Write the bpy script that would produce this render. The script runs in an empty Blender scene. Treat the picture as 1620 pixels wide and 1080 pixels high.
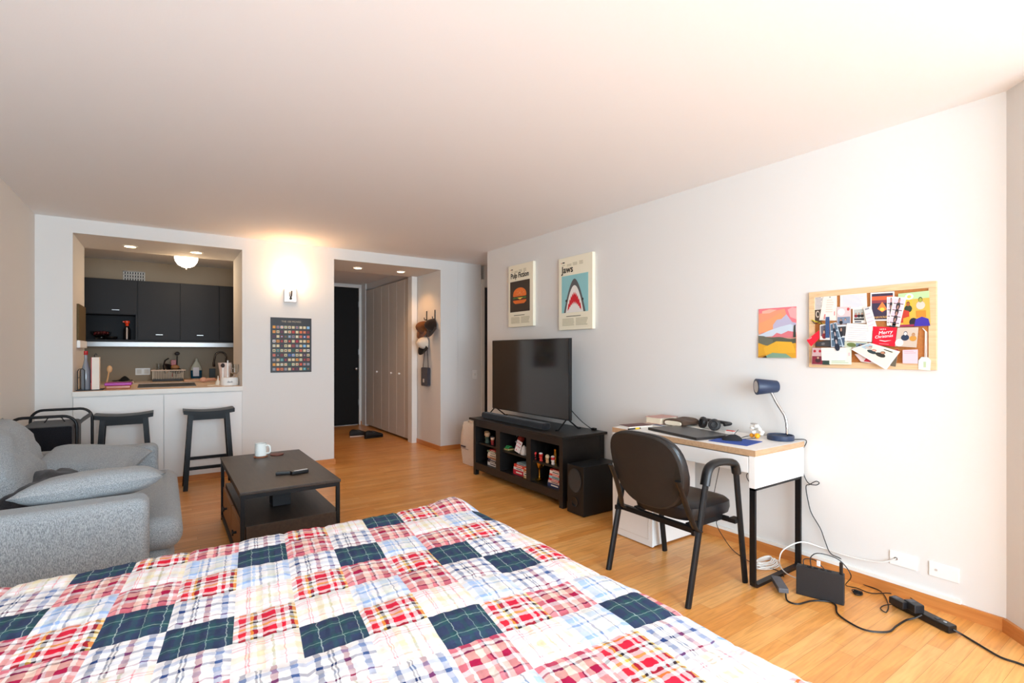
import bpy, bmesh, math, random
from mathutils import Vector, Matrix, noise, Euler
random.seed(7)
SC = bpy.context.scene
COL = SC.collection
PI = math.pi
# ------------------------------------------------------------------ camera
F_PX, YAW, HZ, CAMZ = 803.0, 0.602, 557.0, 1.293
cam = bpy.data.cameras.new('camera'); cam.sensor_width = 36.0; cam.lens = 36.0 * F_PX / 1620
cam.shift_y = (HZ - 540) / 1620; cam.clip_start = .05
co = bpy.data.objects.new('camera', cam); COL.objects.link(co)
co.location = (0, 0, CAMZ); co.rotation_euler = (PI / 2, 0, -YAW); SC.camera = co
# ------------------------------------------------------------------ view, world, daylight
SC.view_settings.view_transform = 'Standard'; SC.view_settings.look = 'None'
SC.view_settings.gamma = 1; SC.view_settings.use_curve_mapping = False
SC.view_settings.exposure = 0.53
SC.cycles.max_bounces = 10; SC.cycles.diffuse_bounces = 7; SC.cycles.sample_clamp_indirect = 6
w = bpy.data.worlds.new('sky'); SC.world = w; w.use_nodes = True
w.node_tree.nodes['Background'].inputs[0].default_value = (.80, .90, 1, 1)
w.node_tree.nodes['Background'].inputs[1].default_value = 1.2
def area(name, loc, rot, sx, sy, watts, col):
    l = bpy.data.lights.new(name, 'AREA'); l.shape = 'RECTANGLE'; l.size = sx; l.size_y = sy
    l.energy = watts; l.color = col
    o = bpy.data.objects.new(name, l); COL.objects.link(o); o.location = loc; o.rotation_euler = rot; return o
area('window_daylight', (.62, -2.80, 1.40), (PI / 2, 0, 0), 2.9, 2.1, 225, (.675, .85, 1.0))
def point(name, loc, watts, col, r=.04):
    l = bpy.data.lights.new(name, 'POINT'); l.energy = watts; l.color = col; l.shadow_soft_size = r
    o = bpy.data.objects.new(name, l); COL.objects.link(o); o.location = loc; return o
# ------------------------------------------------------------------ pixel -> place on a real plane
s_, c_ = math.sin(YAW), math.cos(YAW)
def _ray(x, y):
    u = (x - 810) / F_PX; return Vector((s_ + u * c_, c_ - u * s_, -(y - HZ) / F_PX))
CO = Vector((0, 0, CAMZ))
def atZ(x, y, z): r = _ray(x, y); return CO + r * ((z - CAMZ) / r.z)
def atX(x, y, X): r = _ray(x, y); return CO + r * (X / r.x)
def atY(x, y, Y): r = _ray(x, y); return CO + r * (Y / r.y)
# ------------------------------------------------------------------ materials
def lin(c):
    if isinstance(c, str): c = tuple(int(c[i:i + 2], 16) / 255 for i in (0, 2, 4))
    return tuple(((v + .055) / 1.055) ** 2.4 if v > .04045 else v / 12.92 for v in c) + (1,)
MC = {}
def nodes(m): return m.node_tree.nodes, m.node_tree.links
def mat(name, c, rough=.5, metal=0, spec=.5, var=0, vs=8, bump=0, bs=60, emit=0, alpha=1, trans=0, sheen=0, vstretch=None, ior=None):
    if name in MC: return MC[name]
    m = bpy.data.materials.new(name); m.use_nodes = True; N, L = nodes(m)
    b = N['Principled BSDF']; I = b.inputs
    col = lin(c); I['Base Color'].default_value = col; I['Roughness'].default_value = rough
    I['Metallic'].default_value = metal; I['Specular IOR Level'].default_value = spec
    if ior: I['IOR'].default_value = ior
    if sheen: I['Sheen Weight'].default_value = sheen
    if trans: I['Transmission Weight'].default_value = trans
    if alpha < 1: I['Alpha'].default_value = alpha
    if emit:
        I['Emission Color'].default_value = col; I['Emission Strength'].default_value = emit
    if var or bump:
        tc = N.new('ShaderNodeTexCoord'); src = tc.outputs['Object']
        if vstretch:
            mp = N.new('ShaderNodeMapping'); mp.inputs['Scale'].default_value = vstretch
            L.new(src, mp.inputs[0]); src = mp.outputs[0]
    if var:
        n = N.new('ShaderNodeTexNoise'); n.inputs['Scale'].default_value = vs; n.inputs['Detail'].default_value = 5
        L.new(src, n.inputs['Vector'])
        r = N.new('ShaderNodeValToRGB'); r.color_ramp.elements[0].position = .3; r.color_ramp.elements[1].position = .7
        r.color_ramp.elements[0].color = tuple(v * (1 - var) for v in col[:3]) + (1,)
        r.color_ramp.elements[1].color = tuple(min(1, v * (1 + var)) for v in col[:3]) + (1,)
        L.new(n.outputs[0], r.inputs[0]); L.new(r.outputs[0], I['Base Color'])
    if bump:
        n2 = N.new('ShaderNodeTexNoise'); n2.inputs['Scale'].default_value = bs; n2.inputs['Detail'].default_value = 3
        L.new(src, n2.inputs['Vector'])
        bp = N.new('ShaderNodeBump'); bp.inputs['Strength'].default_value = bump; bp.inputs['Distance'].default_value = .004
        L.new(n2.outputs[0], bp.inputs['Height']); L.new(bp.outputs[0], I['Normal'])
    MC[name] = m; return m
def C(c, rough=.55): return mat('paint_' + c, c, rough)      # plain printed / painted colour
M_wall = mat('wall_paint', 'dfddd9', .75, bump=.08, bs=180)
M_ceil = mat('ceiling_paint', 'f1f0ef', .85, bump=.05, bs=120)
M_kwall = mat('kitchen_wall_paint', 'a0917c', .75, bump=.08, bs=180)
M_trim = mat('white_trim_paint', 'eae8e2', .4)
M_black = mat('black_paint', '101012', .42, spec=.22)
M_blkmetal = mat('black_metal', '121214', .42, .1, spec=.35)
M_blkplastic = mat('black_plastic', '141415', .4)
M_gloss = mat('black_gloss', '0c0c0e', .08)
M_steel = mat('brushed_steel', 'c9cacb', .28, 1)
M_chrome = mat('chrome', 'd8d8da', .1, 1)
M_white = mat('white_laminate', 'e9e7e3', .4, spec=.3)
M_whiteplastic = mat('white_plastic', 'efeeea', .4)
M_paper = mat('paper', 'f2eee4', .8)
M_glass = mat('clear_glass', 'f4f7f7', .03, trans=1, ior=1.3)
M_darkglass = mat('bottle_glass', '1c2a1c', .06)
M_gold = mat('gold_metal', 'c99b3f', .25, 1)
M_cable = mat('black_cable', '121213', .45)
M_wcable = mat('white_cable', 'e9e8e4', .4)
def wood(name, c1, c2, scale=(1, 12, 12), rough=.4, ns=4, bump=.05):
    if name in MC: return MC[name]
    m = bpy.data.materials.new(name); m.use_nodes = True; N, L = nodes(m); b = N['Principled BSDF']
    tc = N.new('ShaderNodeTexCoord'); mp = N.new('ShaderNodeMapping'); mp.inputs['Scale'].default_value = scale
    n = N.new('ShaderNodeTexNoise'); n.inputs['Scale'].default_value = ns; n.inputs['Detail'].default_value = 6; n.inputs['Distortion'].default_value = .6
    r = N.new('ShaderNodeValToRGB'); r.color_ramp.elements[0].color = lin(c1); r.color_ramp.elements[1].color = lin(c2)
    r.color_ramp.elements[0].position = .3; r.color_ramp.elements[1].position = .72
    L.new(tc.outputs['Object'], mp.inputs[0]); L.new(mp.outputs[0], n.inputs['Vector']); L.new(n.outputs[0], r.inputs[0]); L.new(r.outputs[0], b.inputs['Base Color'])
    bp = N.new('ShaderNodeBump'); bp.inputs['Strength'].default_value = bump; bp.inputs['Distance'].default_value = .003
    L.new(n.outputs[0], bp.inputs['Height']); L.new(bp.outputs[0], b.inputs['Normal'])
    b.inputs['Roughness'].default_value = rough; MC[name] = m; return m
M_base = wood('baseboard_wood', 'bd763a', 'd08b4a', (1.2, 1.2, 14), .4)
M_walnut = wood('dark_walnut', '2a2019', '3d3026', (14, 1, 14), .42)
M_oak = wood('pale_oak', 'd9b487', 'e8c9a0', (2, 2, 20), .45)
M_espresso = wood('espresso_wood', '131110', '1c1917', (8, 1, 8), .38)
def floor_mat():
    m = bpy.data.materials.new('maple_strip_floor'); m.use_nodes = True; N, L = nodes(m); b = N['Principled BSDF']
    tc = N.new('ShaderNodeTexCoord')
    br = N.new('ShaderNodeTexBrick'); br.inputs['Scale'].default_value = 1; br.inputs['Mortar Size'].default_value = .0007
    br.inputs['Mortar Smooth'].default_value = .3
    br.inputs['Brick Width'].default_value = .74; br.inputs['Row Height'].default_value = .066; br.offset = .37; br.offset_frequency = 3
    br.squash = .7; br.squash_frequency = 2
    br.inputs['Color1'].default_value = (0, 0, 0, 1); br.inputs['Color2'].default_value = (1, 1, 1, 1); br.inputs['Mortar'].default_value = (.5, .5, .5, 1)
    L.new(tc.outputs['Object'], br.inputs['Vector'])
    mp = N.new('ShaderNodeMapping'); mp.inputs['Scale'].default_value = (1.6, 22, 1)
    L.new(tc.outputs['Object'], mp.inputs[0])
    n = N.new('ShaderNodeTexNoise'); n.inputs['Scale'].default_value = 2.2; n.inputs['Detail'].default_value = 7; n.inputs['Distortion'].default_value = 1.2
    L.new(mp.outputs[0], n.inputs['Vector'])
    n2 = N.new('ShaderNodeTexNoise'); n2.inputs['Scale'].default_value = 5; n2.inputs['Detail'].default_value = 3
    L.new(tc.outputs['Object'], n2.inputs['Vector'])
    r1 = N.new('ShaderNodeValToRGB'); e = r1.color_ramp.elements
    e[0].color = lin('dc964c'); e[1].color = lin('eab06a'); e.new(.5).color = lin('e4a358')
    L.new(br.outputs['Color'], r1.inputs[0])
    r2 = N.new('ShaderNodeValToRGB'); r2.color_ramp.elements[0].color = (.84, .80, .76, 1); r2.color_ramp.elements[1].color = (1.06, 1.05, 1.04, 1)
    r2.color_ramp.elements[0].position = .32; r2.color_ramp.elements[1].position = .62
    L.new(n.outputs[0], r2.inputs[0])
    mx = N.new('ShaderNodeMix'); mx.data_type = 'RGBA'; mx.blend_type = 'MULTIPLY'; mx.inputs[0].default_value = 1
    L.new(r1.outputs[0], mx.inputs[6]); L.new(r2.outputs[0], mx.inputs[7])
    r3 = N.new('ShaderNodeValToRGB'); r3.color_ramp.elements[0].color = (.93, .9, .87, 1); r3.color_ramp.elements[1].color = (1, 1, 1, 1)
    r3.color_ramp.elements[0].position = .35; r3.color_ramp.elements[1].position = .55
    L.new(n2.outputs[0], r3.inputs[0])
    mx2 = N.new('ShaderNodeMix'); mx2.data_type = 'RGBA'; mx2.blend_type = 'MULTIPLY'; mx2.inputs[0].default_value = 1
    L.new(mx.outputs[2], mx2.inputs[6]); L.new(r3.outputs[0], mx2.inputs[7])
    mx3 = N.new('ShaderNodeMix'); mx3.data_type = 'RGBA'; mx3.blend_type = 'MIX'
    L.new(br.outputs['Fac'], mx3.inputs[0]); L.new(mx2.outputs[2], mx3.inputs[6]); mx3.inputs[7].default_value = lin('a8672f')
    L.new(mx3.outputs[2], b.inputs['Base Color'])
    b.inputs['Roughness'].default_value = .3; b.inputs['Specular IOR Level'].default_value = .45
    bp = N.new('ShaderNodeBump'); bp.inputs['Strength'].default_value = .05; bp.inputs['Distance'].default_value = .002
    L.new(n.outputs[0], bp.inputs['Height']); L.new(bp.outputs[0], b.inputs['Normal'])
    return m
M_floor = floor_mat()
def fabric(name, c1, c2, scale=260, rough=.95, stretch=(1, 1, 1), bump=.5):
    if name in MC: return MC[name]
    m = bpy.data.materials.new(name); m.use_nodes = True; N, L = nodes(m); b = N['Principled BSDF']
    tc = N.new('ShaderNodeTexCoord'); mp = N.new('ShaderNodeMapping'); mp.inputs['Scale'].default_value = stretch
    n = N.new('ShaderNodeTexNoise'); n.inputs['Scale'].default_value = scale; n.inputs['Detail'].default_value = 2
    r = N.new('ShaderNodeValToRGB'); r.color_ramp.elements[0].color = lin(c1); r.color_ramp.elements[1].color = lin(c2)
    r.color_ramp.elements[0].position = .36; r.color_ramp.elements[1].position = .64
    L.new(tc.outputs['Object'], mp.inputs[0]); L.new(mp.outputs[0], n.inputs['Vector']); L.new(n.outputs[0], r.inputs[0]); L.new(r.outputs[0], b.inputs['Base Color'])
    bp = N.new('ShaderNodeBump'); bp.inputs['Strength'].default_value = bump; bp.inputs['Distance'].default_value = .002
    L.new(n.outputs[0], bp.inputs['Height']); L.new(bp.outputs[0], b.inputs['Normal'])
    b.inputs['Roughness'].default_value = rough; b.inputs['Specular IOR Level'].default_value = .2; b.inputs['Sheen Weight'].default_value = .15
    MC[name] = m; return m
M_sofa = fabric('grey_tweed', '777c7f', 'a9adaf', 300, stretch=(1.5, 1.5, .45), bump=.4)
M_throw = fabric('charcoal_knit', '1a181b', '2c292f', 150)
M_bag = fabric('dark_canvas', '3a363b', '4e494f', 200)
M_blkfab = fabric('black_fabric', '0e0e11', '1c1c22', 200)
M_tote = fabric('cream_canvas', 'dccdbf', 'eadfd2', 160, bump=.2)

# ------------------------------------------------------------------ mesh builder
W = {}
class MB:
    def __init__(s): s.bm = bmesh.new(); s.mats = []; s.M = None; s.wn = False
    def mi(s, m):
        if m not in s.mats: s.mats.append(m)
        return s.mats.index(m)
    def _fin(s, verts, m, smooth=False):
        i = s.mi(m); fs = set()
        for v in verts:
            if s.M is not None: v.co = s.M @ v.co
            fs.update(v.link_faces)
        for f in fs: f.material_index = i; f.smooth = smooth
        return s
    def box(s, a, b, m, bev=0, seg=2, rz=0, smooth=False):
        a = Vector(a); b = Vector(b)
        r = bmesh.ops.create_cube(s.bm, size=1); vs = r['verts']; c = (a + b) / 2; d = b - a
        for v in vs: v.co = Vector((v.co.x * d.x, v.co.y * d.y, v.co.z * d.z))
        if bev:
            s.wn = True
            es = list({e for v in vs for e in v.link_edges})
            rr = bmesh.ops.bevel(s.bm, geom=es, offset=min(bev, min(abs(d.x), abs(d.y), abs(d.z)) * .49), segments=seg, profile=.5, affect='EDGES')
            vs = list({v for f in rr['faces'] for v in f.verts} | {v for v in vs if v.is_valid})
        R = Matrix.Rotation(rz, 3, 'Z') if rz else None
        for v in vs:
            if R: v.co = R @ v.co
            v.co = v.co + c
        return s._fin(vs, m, smooth or bev > 0)
    def prism(s, pts, vec, m, smooth=False):
        vec = Vector(vec); A = [s.bm.verts.new(Vector(p)) for p in pts]; B = [s.bm.verts.new(Vector(p) + vec) for p in pts]
        n = len(A); s.bm.faces.new(A); s.bm.faces.new(B[::-1])
        for i in range(n): s.bm.faces.new((A[i], B[i], B[(i + 1) % n], A[(i + 1) % n]))
        return s._fin(A + B, m, smooth)
    def rings(s, R, m, close=True, caps=True, smooth=True):
        V = [[s.bm.verts.new(Vector(p)) for p in r] for r in R]; n = len(R[0])
        for i in range(len(V) - 1):
            for j in range(n if close else n - 1):
                k = (j + 1) % n; s.bm.faces.new((V[i][j], V[i][k], V[i + 1][k], V[i + 1][j]))
        if caps and close: s.bm.faces.new(V[0][::-1]); s.bm.faces.new(V[-1])
        return s._fin([v for r in V for v in r], m, smooth)
    def tube(s, pts, r, m, n=8, flat=None, closed=False):
        P = [Vector(p) for p in pts]
        if closed: P = P + [P[0], P[1]]
        out = []; up = None
        for i, p in enumerate(P):
            t = (P[min(i + 1, len(P) - 1)] - P[max(i - 1, 0)])
            t = t.normalized() if t.length > 1e-9 else Vector((0, 0, 1))
            if up is None:
                a = Vector((0, 0, 1)) if abs(t.z) < .9 else Vector((1, 0, 0)); up = (a - t * a.dot(t)).normalized()
            else:
                up = (up - t * up.dot(t)); up = up.normalized() if up.length > 1e-6 else Vector((1, 0, 0))
            sd = t.cross(up); rr = r[i] if isinstance(r, (list, tuple)) else r
            fa = flat or (1, 1)
            out.append([p + up * math.cos(2 * PI * k / n + (PI / n if n == 4 else 0)) * rr * fa[0] + sd * math.sin(2 * PI * k / n + (PI / n if n == 4 else 0)) * rr * fa[1] for k in range(n)])
        return s.rings(out, m, smooth=n > 4)
    def lathe(s, prof, c, m, n=24, axis=(0, 0, 1)):
        q = Vector((0, 0, 1)).rotation_difference(Vector(axis).normalized()); c = Vector(c); R = []
        for r, z in prof:
            r = max(r, .0002); R.append([c + q @ Vector((r * math.cos(2 * PI * k / n), r * math.sin(2 * PI * k / n), z)) for k in range(n)])
        return s.rings(R, m)
    def cyl(s, a, b, r, m, n=20):
        a = Vector(a); b = Vector(b); return s.lathe([(r, 0), (r, (b - a).length)], a, m, n, b - a)
    def ball(s, c, r, m, n=14, k=9, M=None):
        if not hasattr(r, '__len__'): r = (r, r, r)
        c = Vector(c); R = []
        for i in range(k + 1):
            a = -PI / 2 + PI * (i + .02 if i == 0 else (i - .02 if i == k else i)) / k
            ring = [Vector((r[0] * math.cos(a) * math.cos(2 * PI * j / n), r[1] * math.cos(a) * math.sin(2 * PI * j / n), r[2] * math.sin(a))) for j in range(n)]
            if M: ring = [M @ v for v in ring]
            R.append([c + v for v in ring])
        return s.rings(R, m)
    def grid(s, fn, nu, nv, m, smooth=True):
        V = [[s.bm.verts.new(Vector(fn(i / nu, j / nv))) for j in range(nv + 1)] for i in range(nu + 1)]
        for i in range(nu):
            for j in range(nv): s.bm.faces.new((V[i][j], V[i + 1][j], V[i + 1][j + 1], V[i][j + 1]))
        return s._fin([v for r in V for v in r], m, smooth)
    def done(s, name, parent=None, label=None, cat=None, group=None, kind=None, angle=38, recalc=True, origin=None):
        if recalc: bmesh.ops.recalc_face_normals(s.bm, faces=s.bm.faces[:])
        me = bpy.data.meshes.new(name)
        if parent is not None:
            Wm = W[parent.name].inverted(); s.bm.transform(Wm); T = Matrix.Identity(4)
        else:
            if origin is None:
                xs = [v.co for v in s.bm.verts]
                origin = Vector(((min(v.x for v in xs) + max(v.x for v in xs)) / 2, (min(v.y for v in xs) + max(v.y for v in xs)) / 2, min(v.z for v in xs)))
            T = Matrix.Translation(origin); s.bm.transform(T.inverted())
        s.bm.to_mesh(me); s.bm.free()
        for m in s.mats: me.materials.append(m)
        try: me.set_sharp_from_angle(angle=math.radians(angle))
        except Exception: pass
        o = bpy.data.objects.new(name, me); COL.objects.link(o)
        if s.wn: wn = o.modifiers.new('normals', 'WEIGHTED_NORMAL'); wn.keep_sharp = True; wn.weight = 100
        if parent is not None: o.parent = parent; W[o.name] = W[parent.name].copy()
        else: o.matrix_world = T; W[o.name] = T
        tag(o, label, cat, group, kind); return o
def tag(o, label=None, cat=None, group=None, kind=None):
    if label: o['label'] = label
    if cat: o['category'] = cat
    if group: o['group'] = group
    if kind: o['kind'] = kind
def thing(name, label, cat, loc, rz=0, group=None):
    o = bpy.data.objects.new(name, None); COL.objects.link(o); o.empty_display_size = .05
    o.location = loc; o.rotation_euler = (0, 0, rz)
    W[o.name] = Matrix.Translation(loc) @ Matrix.Rotation(rz, 4, 'Z'); tag(o, label, cat, group); return o
def copy_tree(o, parent=None, loc=None, rz=None, label=None):
    c = o.copy(); COL.objects.link(c)
    if parent: c.parent = parent
    if loc is not None: c.location = loc
    if rz is not None: c.rotation_euler = (0, 0, rz)
    if label: c['label'] = label
    for ch in list(o.children): copy_tree(ch, c)
    return c
def box1(name, a, b, m, parent=None, bev=0, **k): return MB().box(a, b, m, bev).done(name, parent, **k)
def struct(name, boxes, m):
    mb = MB()
    for a, b in boxes: mb.box(a, b, m)
    return mb.done(name, kind='structure')
def smooth_path(P, k=6):
    P = [Vector(p) for p in P]; out = []
    for i in range(len(P) - 1):
        p0 = P[max(i - 1, 0)]; p1 = P[i]; p2 = P[i + 1]; p3 = P[min(i + 2, len(P) - 1)]
        for j in range(k):
            t = j / k
            out.append(.5 * ((2 * p1) + (p2 - p0) * t + (2 * p0 - 5 * p1 + 4 * p2 - p3) * t * t + (3 * p1 - p0 - 3 * p2 + p3) * t ** 3))
    out.append(P[-1]); return out
def text_into(mb, body, size, O, ux, uy, m, depth=.0008, align='LEFT', sx=1, bold=0):
    cu = bpy.data.curves.new('t', 'FONT'); cu.body = body; cu.size = size; cu.extrude = depth / 2; cu.align_x = align; cu.resolution_u = 3; cu.offset = bold * size
    o = bpy.data.objects.new('t', cu); COL.objects.link(o); bpy.context.view_layer.update()
    me = bpy.data.meshes.new_from_object(o.evaluated_get(bpy.context.evaluated_depsgraph_get()))
    ux = Vector(ux); uy = Vector(uy); n = ux.cross(uy); O = Vector(O)
    i = mb.mi(m); V = [mb.bm.verts.new(O + ux * v.co.x * sx + uy * v.co.y + n * (v.co.z + depth / 2)) for v in me.vertices]
    for p in me.polygons:
        try:
            f = mb.bm.faces.new([V[k] for k in p.vertices]); f.material_index = i
        except Exception: pass
    bpy.data.objects.remove(o); bpy.data.curves.remove(cu); bpy.data.meshes.remove(me)

# ================================================================== THE ROOM
D, XR, XL, ZC = 6.018, 3.215, -.926, 2.5
ZH = 2.372; DB = 6.83
struct('floor', [((-1.3, -3.05, -.12), (5.2, 9.3, 0))], M_floor)
struct('ceiling', [((-1.3, -3.05, ZC), (5.2, 9.3, 2.62))], M_ceil)
struct('wall_left', [((XL - .12, -2.9, 0), (XL, D, ZC))], M_wall)
struct('wall_far', [((-1.2, D, 0), (-.673, DB, ZC)), ((.686, D, 0), (1.632, DB, ZC)), ((2.998, D, 0), (3.251, 6.75, ZC)),
                    ((-.673, D, ZH), (.686, DB, ZC)), ((1.632, D, ZH), (2.998, DB, ZC)), ((3.254, D + .004, 0), (3.62, 6.14, ZC))], M_wall)
struct('wall_right', [((XR, .64, 0), (XR + .13, 5.203, ZC))], M_wall)
struct('wall_passage', [((XR + .13, 5.09, 0), (5.0, 5.203, ZC)), ((5.0, 5.09, 0), (5.1, 7.2, ZC)), ((4.5, D, 0), (5.0, 6.14, ZC)), ((3.67, D, 2.2), (4.5, 6.14, ZC)), ((3.4, 7.1, 0), (5.0, 7.2, ZC))], M_wall)
mb = MB(); mb.prism([(XR, .64, 0), (3.0, .425, 0), (3.12, .32, 0), (XR + .13, .55, 0), (XR + .13, .64, 0)], (0, 0, ZC), M_wall); mb.done('wall_corner', kind='structure')
struct('wall_side', [((3.0, -2.9, 0), (3.12, .425, ZC))], M_wall)
WX0, WX1 = -.86, 2.15
struct('wall_back', [((XL - .12, -3.02, 0), (3.12, -2.9, .30)), ((XL - .12, -3.02, 2.46), (3.12, -2.9, ZC)), ((XL - .12, -3.02, .30), (WX0, -2.9, 2.46)), ((WX1, -3.02, .30), (3.12, -2.9, 2.46))], M_wall)
wf = MB()
for a, b in (((WX0, -3.0, .30), (WX1, -2.94, .35)), ((WX0, -3.0, 2.41), (WX1, -2.94, 2.46)), ((WX0, -3.0, .35), (WX0 + .05, -2.94, 2.41)), ((WX1 - .05, -3.0, .35), (WX1, -2.94, 2.41)), ((.62, -3.0, .35), (.68, -2.94, 2.41))):
    wf.box(a, b, M_trim)
win = wf.done('window_1', kind='structure')
# kitchen and hallway shells
struct('wall_kitchen', [((-1.2, DB, 0), (-1.1, 8.5, ZC)), ((-1.1, 8.4, 0), (1.45, 8.5, ZC)), ((1.35, DB, 0), (1.628, 9.05, ZC))], M_kwall)
struct('wall_hallway', [((1.629, DB, 0), (1.634, 9.05, ZC)), ((1.632, 9.05, 0), (1.95, 9.15, ZC)), ((2.895, 9.05, 0), (3.7, 9.15, ZC)), ((1.95, 9.05, 2.455), (2.895, 9.15, ZC)),
                        ((2.96, 6.9, 2.40), (3.02, 9.05, ZC)), ((3.6, 6.2, 0), (3.68, 9.05, ZC)), ((2.935, 8.84, 0), (3.02, 9.05, ZC))], M_wall)
struct('trim_closet', [((2.915, 6.76, 0), (2.998, 6.90, ZH + .03)), ((1.95, 9.02, 2.44), (2.895, 9.06, 2.46)), ((2.885, 9.02, 0), (2.91, 9.07, 2.46))], M_trim)
struct('trim_passage', [((3.622, D - .012, 0), (3.668, D + .1, 2.3))], M_trim)
struct('baseboard_far', [((.686, D - .012, 0), (1.632, D, .062)), ((2.998, D - .012, 0), (3.62, D, .062))], M_base)
struct('baseboard_hallway', [((2.986, D - .012, 0), (2.998, 6.76, .062)), ((1.632, D - .012, 0), (1.644, 9.05, .062)), ((2.92, 9.038, 0), (2.97, 9.05, .062))], M_base)
struct('baseboard_right', [((XR - .013, .645, 0), (XR, 5.21, .062))], M_base)
struct('baseboard_left', [((XL, -2.9, 0), (XL + .012, D, .062))], M_base)
mb = MB(); mb.prism([(XR, .64, 0), (3.0, .425, 0), (2.987, .43, 0), (XR - .013, .652, 0)], (0, 0, .062), M_base); mb.done('baseboard_corner', kind='structure')
struct('trim_raceway', [((XR - .016, .80, .064), (XR, 3.1, .082))], M_trim)
# recess with dark doorway at the end of the passage
t = box1('door_2', (3.67, D + .02, 0), (4.48, D + .06, 2.19), mat('dark_door', '26262c', .5), kind='structure')
# entry door
dr = box1('door_1', (1.955, 9.055, .005), (2.885, 9.10, 2.44), mat('black_door_paint', '171513', .6, spec=.2), kind='structure')
mb = MB(); mb.cyl((2.82, 9.055, 1.0), (2.82, 9.0, 1.0), .012, M_steel); mb.ball((2.82, 8.985, 1.0), .028, M_steel); mb.done('door_knob', dr)
mb = MB()
for z in (.35, 1.25, 2.1): mb.box((2.879, 9.043, z), (2.893, 9.056, z + .1), M_steel)
mb.done('hinge', dr)

# closet bifold doors, panel by panel
M_closet = mat('closet_door_paint', 'd5cdc2', .5)
seams = [6.905, 7.084, 7.405, 7.735, 8.06, 8.39, 8.80]
seams = [6.905, 7.084, 7.405, 7.735, 8.06, 8.45, 8.83]
pairs = [((6.905, 7.10), (7.10, 7.405), 1, 'hallway closet bifold door nearest the living room'), ((7.405, 7.735), (7.735, 8.06), 0, 'middle hallway closet bifold door of the white row'),
         ((8.06, 8.45), (8.45, 8.83), 0, 'hallway closet bifold door farthest back beside the black door')]
for (a, b, kn, lab) in pairs:
    t = thing('bifold_door', lab, 'closet door', (2.96, (a[0] + b[1]) / 2, 0), group='hallway closet doors')
    for q, (y0, y1) in enumerate((a, b)):
        p = MB().box((2.945, y0 + .004, .03), (2.975, y1 - .004, 2.375), M_closet, .003).done('door_panel', t)
        if q == kn:
            ky = (7.27, 7.60, 8.24)[pairs.index((a, b, kn, lab))]
            k = MB(); k.cyl((2.945, ky, .97), (2.93, ky, .97), .007, M_whiteplastic); k.ball((2.925, ky, .97), .015, M_whiteplastic); k.done('knob', p)
mb = MB(); mb.box((2.94, 6.905, 2.378), (2.975, 8.83, 2.398), M_steel); mb.done('track_rail', label='bright metal track above the hallway closet doors', cat='door track')

# ================================================================== KITCHEN
M_cab = mat('charcoal_cabinet', '201f21', .5, spec=.25, var=.05, vs=3)
M_cabin = mat('cabinet_inside', '101014', .5, spec=.2)
def handle(parent, x, y, z):
    m = MB(); m.box((x - .038, y - .028, z - .004), (x + .038, y - .02, z + .004), M_steel, .002)
    for q in (-.03, .03): m.box((x + q - .004, y - .022, z - .003), (x + q + .004, y, z + .003), M_steel)
    m.done('handle', parent)
CY = 8.05
def cabinet(x0, x1, z0, lab, hx=None):
    t = thing('wall_cabinet', lab, 'cabinet', ((x0 + x1) / 2, 8.22, 1.43), group='dark kitchen wall cabinets')
    body = MB()
    if z0 > 1.5:
        body.box((x0, CY + .02, z0 - .0), (x1, 8.398, 2.21), M_cab)
        body.box((x0, CY + .01, 1.425), (x1, 8.398, 1.45), M_cab)
        body.box((x0, CY + .01, 1.45), (x0 + .018, 8.398, z0), M_cab); body.box((x1 - .018, CY + .01, 1.45), (x1, 8.398, z0), M_cab)
        body.box((x0, 8.38, 1.45), (x1, 8.398, z0), M_cabin)
    else: body.box((x0, CY + .02, 1.425), (x1, 8.398, 2.21), M_cab)
    body.done('carcass', t)
    d = MB().box((x0 + .004, CY, z0 + .006), (x1 - .004, CY + .02, 2.207), M_cab, .002).done('door', t)
    hx = hx if hx is not None else (x0 + x1) / 2
    handle(d, hx, CY, z0 + (.055 if z0 > 1.5 else .075))
cabinet(-.98, -.272, 1.768, 'short dark cabinet above an open niche at the left of the wall row', -.491)
cabinet(-.272, .185, 1.445, 'tall dark wall cabinet right beside the open niche', -.043)
cabinet(.185, .636, 1.445, 'tall dark wall cabinet, third from the left wall', .41)
cabinet(.636, 1.09, 1.445, 'dark wall cabinet partly cut off by the right side of the opening', .95)
mb = MB(); mb.box((-.98, CY - .02, 1.362), (1.09, 8.395, 1.424), mat('hood_steel', 'a2a09e', .38, 1), .004); mb.done('under_cabinet_hood', label='long brushed steel strip hood under the dark wall cabinets', cat='range hood')
# air grille above cabinets
gx0 = atY(196, 432, 8.395); gx1 = atY(228.5, 443, 8.395)
gr = thing('air_grille', 'small dark egg-crate air grille above the dark cabinets', 'vent', ((gx0.x + gx1.x) / 2, 8.395, 2.24))
mb = MB(); mb.box((gx0.x, 8.392, 2.235), (gx1.x, 8.3995, 2.36), C('0c0c0c')); mb.done('opening', gr)
mb = MB()
for i in range(9): x = gx0.x + (gx1.x - gx0.x) * i / 8; mb.box((x - .007, 8.384, 2.23), (x + .007, 8.393, 2.365), M_wall)
for i in range(4): z = 2.235 + .125 * i / 3; mb.box((gx0.x - .008, 8.384, z - .006), (gx1.x + .008, 8.393, z + .006), M_wall)
mb.done('grid_bars', gr)
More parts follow.
